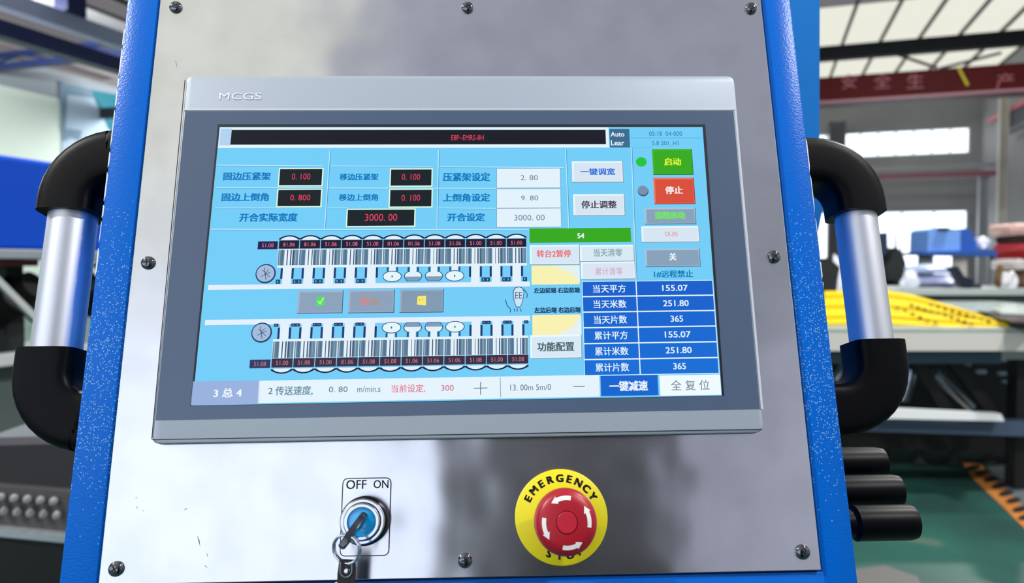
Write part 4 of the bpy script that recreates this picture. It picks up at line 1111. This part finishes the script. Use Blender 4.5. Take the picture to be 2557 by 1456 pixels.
# yellow sheet: long boards lying side by side, sloping up to the back
ys = tag(empty('yellow_board_stack'), 'yellow printed boards fanned out on the loading table beside the right handle', 'boards')
YEL = mat('yellow_board', (206, 178, 0), 0.7, spec=0.15); YEL2 = mat('yellow_board_edge', (150, 128, 10), 0.6)
BLKI = mat('board_print', (14, 14, 8), 0.7, spec=0.1)
def ysurf(px, py):
    t = (822 - py) / 95.0; return at_depth(px, py, DB + .12 + t * 1.3)
LA = [(2058, 808), (2160, 806), (2240, 809), (2330, 815), (2420, 819), (2535, 821)]
LBk = [(2058, 730), (2140, 728), (2215, 728), (2275, 738), (2340, 757), (2440, 786)]
NB = 6
for k in range(NB):
    t0 = k / NB + .01; t1 = (k + 1) / NB - .012
    bm = bmesh.new()
    top = []
    for (ax, ay), (bx_, by) in zip(LA, LBk): top.append(ysurf(ax + (bx_ - ax) * t0, ay + (by - ay) * t0))
    bot = []
    for (ax, ay), (bx_, by) in zip(LA, LBk): bot.append(ysurf(ax + (bx_ - ax) * t1, ay + (by - ay) * t1))
    va = [bm.verts.new(p + Vector((0, 0, .012 * (k % 2)))) for p in top]; vb = [bm.verts.new(p + Vector((0, 0, .012 * (k % 2)))) for p in bot]
    vc = [bm.verts.new(p - Vector((0, 0, .03))) for p in top]; vd = [bm.verts.new(p - Vector((0, 0, .03))) for p in bot]
    for i in range(len(va) - 1):
        bm.faces.new((va[i], va[i + 1], vb[i + 1], vb[i])); bm.faces.new((vc[i], vc[i + 1], vd[i + 1], vd[i]))
        bm.faces.new((va[i], va[i + 1], vc[i + 1], vc[i])); bm.faces.new((vb[i], vb[i + 1], vd[i + 1], vd[i]))
    bm.faces.new((va[0], vb[0], vd[0], vc[0])); bm.faces.new((va[-1], vb[-1], vd[-1], vc[-1]))
    obj('board', bm, YEL, ys)
for a_, b_, n in (((2318, 765), (2462, 806), 9), ((2270, 766), (2420, 812), 10), ((2235, 772), (2330, 812), 6)):
    for i in range(n):
        t = i / (n - 1); px = a_[0] + (b_[0] - a_[0]) * t; py = a_[1] + (b_[1] - a_[1]) * t
        bm = bmesh.new(); prism(bm, [ysurf(px, py) + Vector((0, 0, .018)), ysurf(px + 9, py + 1.5) + Vector((0, 0, .018)), ysurf(px + 12, py + 6) + Vector((0, 0, .018)), ysurf(px + 3, py + 4.5) + Vector((0, 0, .018))], Vector((0, 0, .003))); obj('print_mark', bm, BLKI, ys)
# white and dark panes lying to the right and behind
GL = mat('glass_sheet_edge', (178, 196, 192), 0.15)
sheetdefs = [([(2300, 768), (2420, 758), (2610, 762), (2610, 790), (2460, 782)], 'pale green glass sheet lying behind the yellow boards', (170, 186, 180), .0),
             ([(2440, 778), (2610, 792), (2610, 812), (2530, 806)], 'dark glass sheet showing between pale ones right of the yellow boards', (24, 30, 40), .012),
             ([(2475, 770), (2610, 764), (2610, 788), (2500, 784)], 'pale glass sheet at the far right end of the table', (188, 204, 200), .024)]
for pts, lb, c, dz in sheetdefs:
    z_ = ztop + .035 + dz; bm = bmesh.new(); prism(bm, [at(px, py, 2, z_) for px, py in pts], Vector((0, 0, .008)))
    tag(obj('glass_sheet', bm, mat('sheet_%d' % c[0], c, .2)), lb, 'glass sheet')
ZB = at_depth(2300, 720, 8.5).z
wbn = tag(empty('workbench'), 'pale workbench behind the yellow boards, loaded with bags and cloths', 'workbench')
bm = bmesh.new(); bx(bm, 3.3, 7.6, 8.3, 9.6, ZB - .07, ZB); obj('worktop', bm, mat('bench_pale', (176, 186, 184), .5), wbn)
bm = bmesh.new(); bx(bm, 3.35, 7.5, 8.4, 9.5, 0, ZB - .071); obj('cabinet', bm, MIDM, wbn)
# clutter on the workbench
def blob(name, px, py, D, sx, sy, sz, m, label, cat, seed=0, amp=.16, rest=None):
    rnd = random.Random(seed); bm = bmesh.new(); bmesh.ops.create_icosphere(bm, subdivisions=3, radius=1)
    offs = [Vector((rnd.uniform(-1, 1), rnd.uniform(-1, 1), rnd.uniform(-1, 1))).normalized() for _ in range(14)]
    for v in bm.verts:
        k = 1 + sum(amp * math.sin(7 * v.co.dot(o_) + i) for i, o_ in enumerate(offs)) / 3.5
        v.co *= k
        v.co.z = max(v.co.z, -.6)
    p = at_depth(px, py, D)
    M = Matrix.Translation(p) @ Matrix.Rotation(math.radians(18.4), 4, 'Z') @ Matrix.Diagonal((sx, sy, sz, 1))
    bmesh.ops.transform(bm, matrix=M, verts=bm.verts)
    if rest is not None:
        dz = rest + .002 - min(v.co.z for v in bm.verts)
        for v in bm.verts: v.co.z += dz
    o = obj(name, bm, m, smooth=True); o['top'] = max(v.co.z for v in o.data.vertices); return tag(o, label, cat)
k8 = 8.6 / 1870
WBAG = mat('white_plastic_bag', (214, 218, 232), .35); LBAG = mat('lilac_grey_bag', (150, 156, 190), .35)
b1 = blob('plastic_bag', 2335, 706, 8.9, 70 * k8, .26, 22 * k8, LBAG, 'crumpled lilac grey plastic bag on the workbench', 'bag', 2, .2, ZB)
blob('plastic_bag', 2322, 668, 8.9, 60 * k8, .2, 15 * k8, mat('pale_blue_bag', (176, 192, 226), .35), 'pale blue plastic bundle lying on top of the grey bag', 'bag', 1, .08, b1['top'] + .004)
blob('plastic_bag', 2272, 700, 8.5, 20 * k8, .08, 26 * k8, WBAG, 'small white bag left of the crumpled grey bag', 'bag', 3, .16, ZB)
blob('cloth_bundle', 2096, 708, 7.5, 22 * k8, .1, 60 * k8, WBAG, 'white cloth bundle just right of the console frame', 'cloth', 4, .2, ztop)
blob('plastic_bag', 2452, 612, 11.25, 22 * k8, .1, 26 * k8, WBAG, 'white bag on the blue cabinet in front of the pale column', 'bag', 5, .16, at_depth(2450, 622, 11.2).z)
bm = bmesh.new(); slab(bm, [(2056, 664), (2072, 644), (2098, 668), (2092, 700), (2086, 757), (2056, 757)], 6.9, .3); tag(obj('black_case', bm, BLKM), 'black slanted case beside the console frame at right', 'case')
bm = bmesh.new(); slab(bm, [(2372, 668), (2392, 664), (2408, 690), (2432, 700), (2428, 719), (2402, 719)], 8.34, .08); tag(obj('dark_tool', bm, mat('navy_black', (16, 20, 44), .5)), 'dark tool lying across the bags', 'tool')
bm = bmesh.new(); bx(bm, at_depth(2440, 722, 8.3).dot(RGT), at_depth(2472, 722, 8.3).dot(RGT), 8.45, 8.6, ZB + .001, ZB + .05); tag(obj('dark_tray', bm, DKM), 'flat dark tray on the workbench right of the grey bag', 'tray')
bb = tag(empty('blue_cabinet'), 'light blue machine cabinet standing before the lower far window', 'cabinet')
LB_ = mat('light_blue_paint', (112, 160, 232), .5); MB_ = mat('mid_blue_paint', (34, 86, 170), .5)
bm = bmesh.new(); slab(bm, [(2318, 576), (2328, 570), (2398, 572), (2398, 632), (2316, 630)], 11.0, .5); obj('body', bm, LB_, bb)
bm = bmesh.new(); slab(bm, [(2398, 580), (2410, 570), (2426, 576), (2436, 600), (2440, 632), (2398, 632)], 11.05, .5); obj('side', bm, MB_, bb)
bm = bmesh.new(); slab(bm, [(2345, 568), (2372, 568), (2372, 574), (2345, 574)], 10.95, .1); obj('handle', bm, DKM, bb)
bm = bmesh.new(); slab(bm, [(2300, 629), (2500, 622), (2500, 640), (2300, 636)], 10.9, .7); obj('worktop', bm, MB_, bb)
for x_ in (2310, 2396, 2490):
    bm = bmesh.new(); a_ = at_depth(x_, 636, 11.1); box(bm, a_.x - .09, a_.y - .05, 0, a_.x + .09, a_.y + .05, a_.z); obj('leg', bm, CREAM if x_ == 2396 else GREYST, bb)
dk = tag(empty('dark_machine'), 'dark blue machine with thin mast between the right handle and the far window', 'machine')
DKB = mat('dark_petrol', (22, 48, 74), .5)
bm = bmesh.new(); slab(bm, [(2190, 582), (2216, 580), (2218, 628), (2206, 640), (2190, 650)], 10.2, .4); obj('head', bm, DKB, dk)
bm = bmesh.new(); slab(bm, [(2236, 568), (2239, 568), (2240, 640), (2234, 640)], 10.3, .02); obj('mast', bm, DKB, dk)
bm = bmesh.new(); slab(bm, [(2228, 640), (2240, 618), (2252, 628), (2262, 655), (2264, 702), (2222, 700), (2214, 668)], 10.1, .5); obj('column_body', bm, DKM, dk)
bm = bmesh.new(); slab(bm, [(2190, 650), (2222, 668), (2222, 702), (2190, 702)], 10.4, .4); obj('base', bm, mat('slate_grey', (90, 100, 112), .5), dk)
bm = bmesh.new(); p = at_depth(2238, 720, 10.4); box(bm, p.x - .25, p.y, 0, p.x + .25, p.y + .4, p.z + .12); obj('foot', bm, DKM, dk)
# folded textiles at the right edge
TX = [(2575, 48, 20, (112, 84, 66), 'brown folded cloth at the bottom of the pile'), (2552, 50, 14, (214, 206, 204), 'off-white folded cloth in the pile at the right edge'),
      (2568, 48, 7, (176, 24, 36), 'deep red folded cloth under the lighter red one'), (2560, 48, 11, (196, 62, 72), 'red folded cloth in the pile at the right edge'),
      (2570, 56, 9, (60, 40, 38), 'dark brown folded cloth in the pile at the right edge'), (2556, 60, 15, (214, 180, 174), 'pinkish beige folded cloth, topmost of the pile at the right edge')]
zc_ = ZB + .012; kx = 8.9 / 1870
for k, (px, rx, rz, c, lb) in enumerate(TX):
    p = at_depth(px, 700, 8.9); bm = bmesh.new(); h_ = rz * kx
    box(bm, -rx * kx, -.25, -h_, rx * kx, .25, h_, min(h_ * .8, .05))
    bmesh.ops.subdivide_edges(bm, edges=bm.edges[:], cuts=2); rn = random.Random(k)
    for v in bm.verts: v.co += Vector((rn.uniform(-1, 1), rn.uniform(-1, 1), 0)) * .02; v.co.z += math.sin(v.co.x * 9 + k) * h_ * .12 * (1 if abs(v.co.z) < h_ * .99 else 0)
    o = obj('folded_cloth', bm, mat('cloth_%d_%d' % (c[0], c[1]), c, .8)); o.location = (p.x, p.y, zc_ + h_); o.rotation_euler = (0, 0, math.radians(18.4 + rn.uniform(-3, 3)))
    tag(o, lb, 'cloth', 'folded cloths at the right edge'); zc_ += 2 * h_ + .003
blob('cloth_bundle', 2500, 690, 8.75, 10 * k8, .08, 34 * k8, mat('brown_cloth', (110, 84, 52), .8), 'small brown bundle beside the cloth pile', 'cloth', 12, .16, ZB)
blob('cloth_bundle', 2520, 706, 8.42, 16 * k8, .08, 26 * k8, mat('white_cloth', (222, 222, 226), .8), 'white rag in front of the cloth pile', 'cloth', 13, .2, ZB)
# orange and black hazard tape on the floor
hz = tag(empty('hazard_tape'), 'orange tape with black blotches running diagonally over the green floor', 'floor tape')
def onfl(px, py, z=.003): return at(px, py, 2, z)
bm = bmesh.new(); e1 = [(2405, 1155), (2470, 1152), (2600, 1322)]; e2 = [(2600, 1362), (2490, 1248), (2430, 1190)]
e1 = [(2400, 1150), (2448, 1160), (2640, 1352)]; e2 = [(2640, 1400), (2500, 1262), (2430, 1196)]
prism(bm, [onfl(*p) for p in e1 + e2], Vector((0, 0, .002))); obj('tape', bm, mat('orange_tape', (176, 112, 52), .5), hz)
for k, (px, py) in enumerate(((2430, 1168), (2452, 1180), (2474, 1197), (2494, 1213), (2512, 1232), (2530, 1250), (2546, 1272), (2560, 1292))):
    bm = bmesh.new(); c_ = [(px + 19 * math.cos(math.radians(t)), py + 7.5 * math.sin(math.radians(t)) - 3 * math.cos(math.radians(t))) for t in range(0, 360, 30)]
    prism(bm, [onfl(*q, .0055) for q in c_], Vector((0, 0, .001))); obj('black_stripe', bm, mat('tape_black', (28, 18, 16), .6), hz)
bm = bmesh.new(); prism(bm, [onfl(*p, .0008) for p in ((2450, 1130), (2700, 1130), (2700, 1440), (2640, 1390), (2470, 1172))], Vector((0, 0, .0015))); tag(obj('floor_2', bm, mat('grey_walkway', (92, 100, 106), .5)), kind='structure')
bm = bmesh.new(); prism(bm, [onfl(*p, .0008) for p in ((2000, 1440), (2210, 1412), (2290, 1440), (2330, 1520), (2300, 1800), (1900, 1900))], Vector((0, 0, .0015))); tag(obj('floor_3', bm, mat('grey_floor_patch', (84, 84, 82), .5)), kind='structure')

# unseen dark block added behind the camera to darken the plate's reflection
bm = bmesh.new(); M = Matrix.Rotation(math.radians(18.4), 4, 'Z')
dkc = tag(empty('reflection_blocker'), 'unseen tall dark block added behind the camera', 'cabinet')
box(bm, -0.06, -1.75, 0, 0.58, -1.15, 1.92, 0.01, M); obj('body', bm, mat('blocker_dark', (12, 12, 16), .5), dkc)
bm = bmesh.new(); box(bm, -0.03, -1.149, 0.1, 0.55, -1.13, 1.88, 0.004, M); obj('blocker_front', bm, mat('blocker_front_dark', (14, 14, 20), .5), dkc)

# small scratches and smears on the steel plate
SCR = mat('scratch_mark', (92, 94, 100), 0.6, 0.3)
for k, (x0, y0, x1, y1, wd) in enumerate(((338, 1247, 344, 1240, .0003), (340, 1270, 345, 1265, .0004), (355, 1273, 361, 1279, .0002), (459, 1274, 470, 1270, .0005), (492, 1336, 500, 1366, .0006),
                                      (508, 1410, 520, 1420, .0003), (296, 1001, 299, 1003, .0004), (712, 84, 714, 90, .0002), (437, 148, 443, 172, .0003), (515, 1380, 519, 1392, .0003))):
    p = on_plate(x0, y0, 0.0); q = on_plate(x1, y1, 0.0); d = (q - p).normalized() * wd / 2; nn = Vector((-d.y, d.x, 0)); m_ = (p + q) / 2 + nn * 1.2
    bm = bmesh.new(); prism(bm, [p, m_ - nn * 1.6, q, m_ + nn * .8], Vector((0, 0, .00004))); obj('scratch', bm, SCR, con)

# pale strips for chipped paint and light caught on the frame's outer edges
CHIP_GLINT = mat('chipped_glint_edge', (232, 236, 242), 0.35, 0.2)
rn = random.Random(3)
def chips(x, ys, wmax):  # pale strips for chipped paint and caught light
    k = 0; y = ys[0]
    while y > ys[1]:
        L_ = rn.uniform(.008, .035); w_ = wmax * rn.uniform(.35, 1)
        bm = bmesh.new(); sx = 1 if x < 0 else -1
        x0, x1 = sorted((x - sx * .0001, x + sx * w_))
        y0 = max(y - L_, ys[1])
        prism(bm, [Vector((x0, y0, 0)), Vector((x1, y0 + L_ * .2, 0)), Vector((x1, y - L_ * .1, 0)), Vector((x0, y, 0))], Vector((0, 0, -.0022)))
        o = obj('edge_chip_glint', bm, CHIP_GLINT, con); o.location.z = DZ - .0003
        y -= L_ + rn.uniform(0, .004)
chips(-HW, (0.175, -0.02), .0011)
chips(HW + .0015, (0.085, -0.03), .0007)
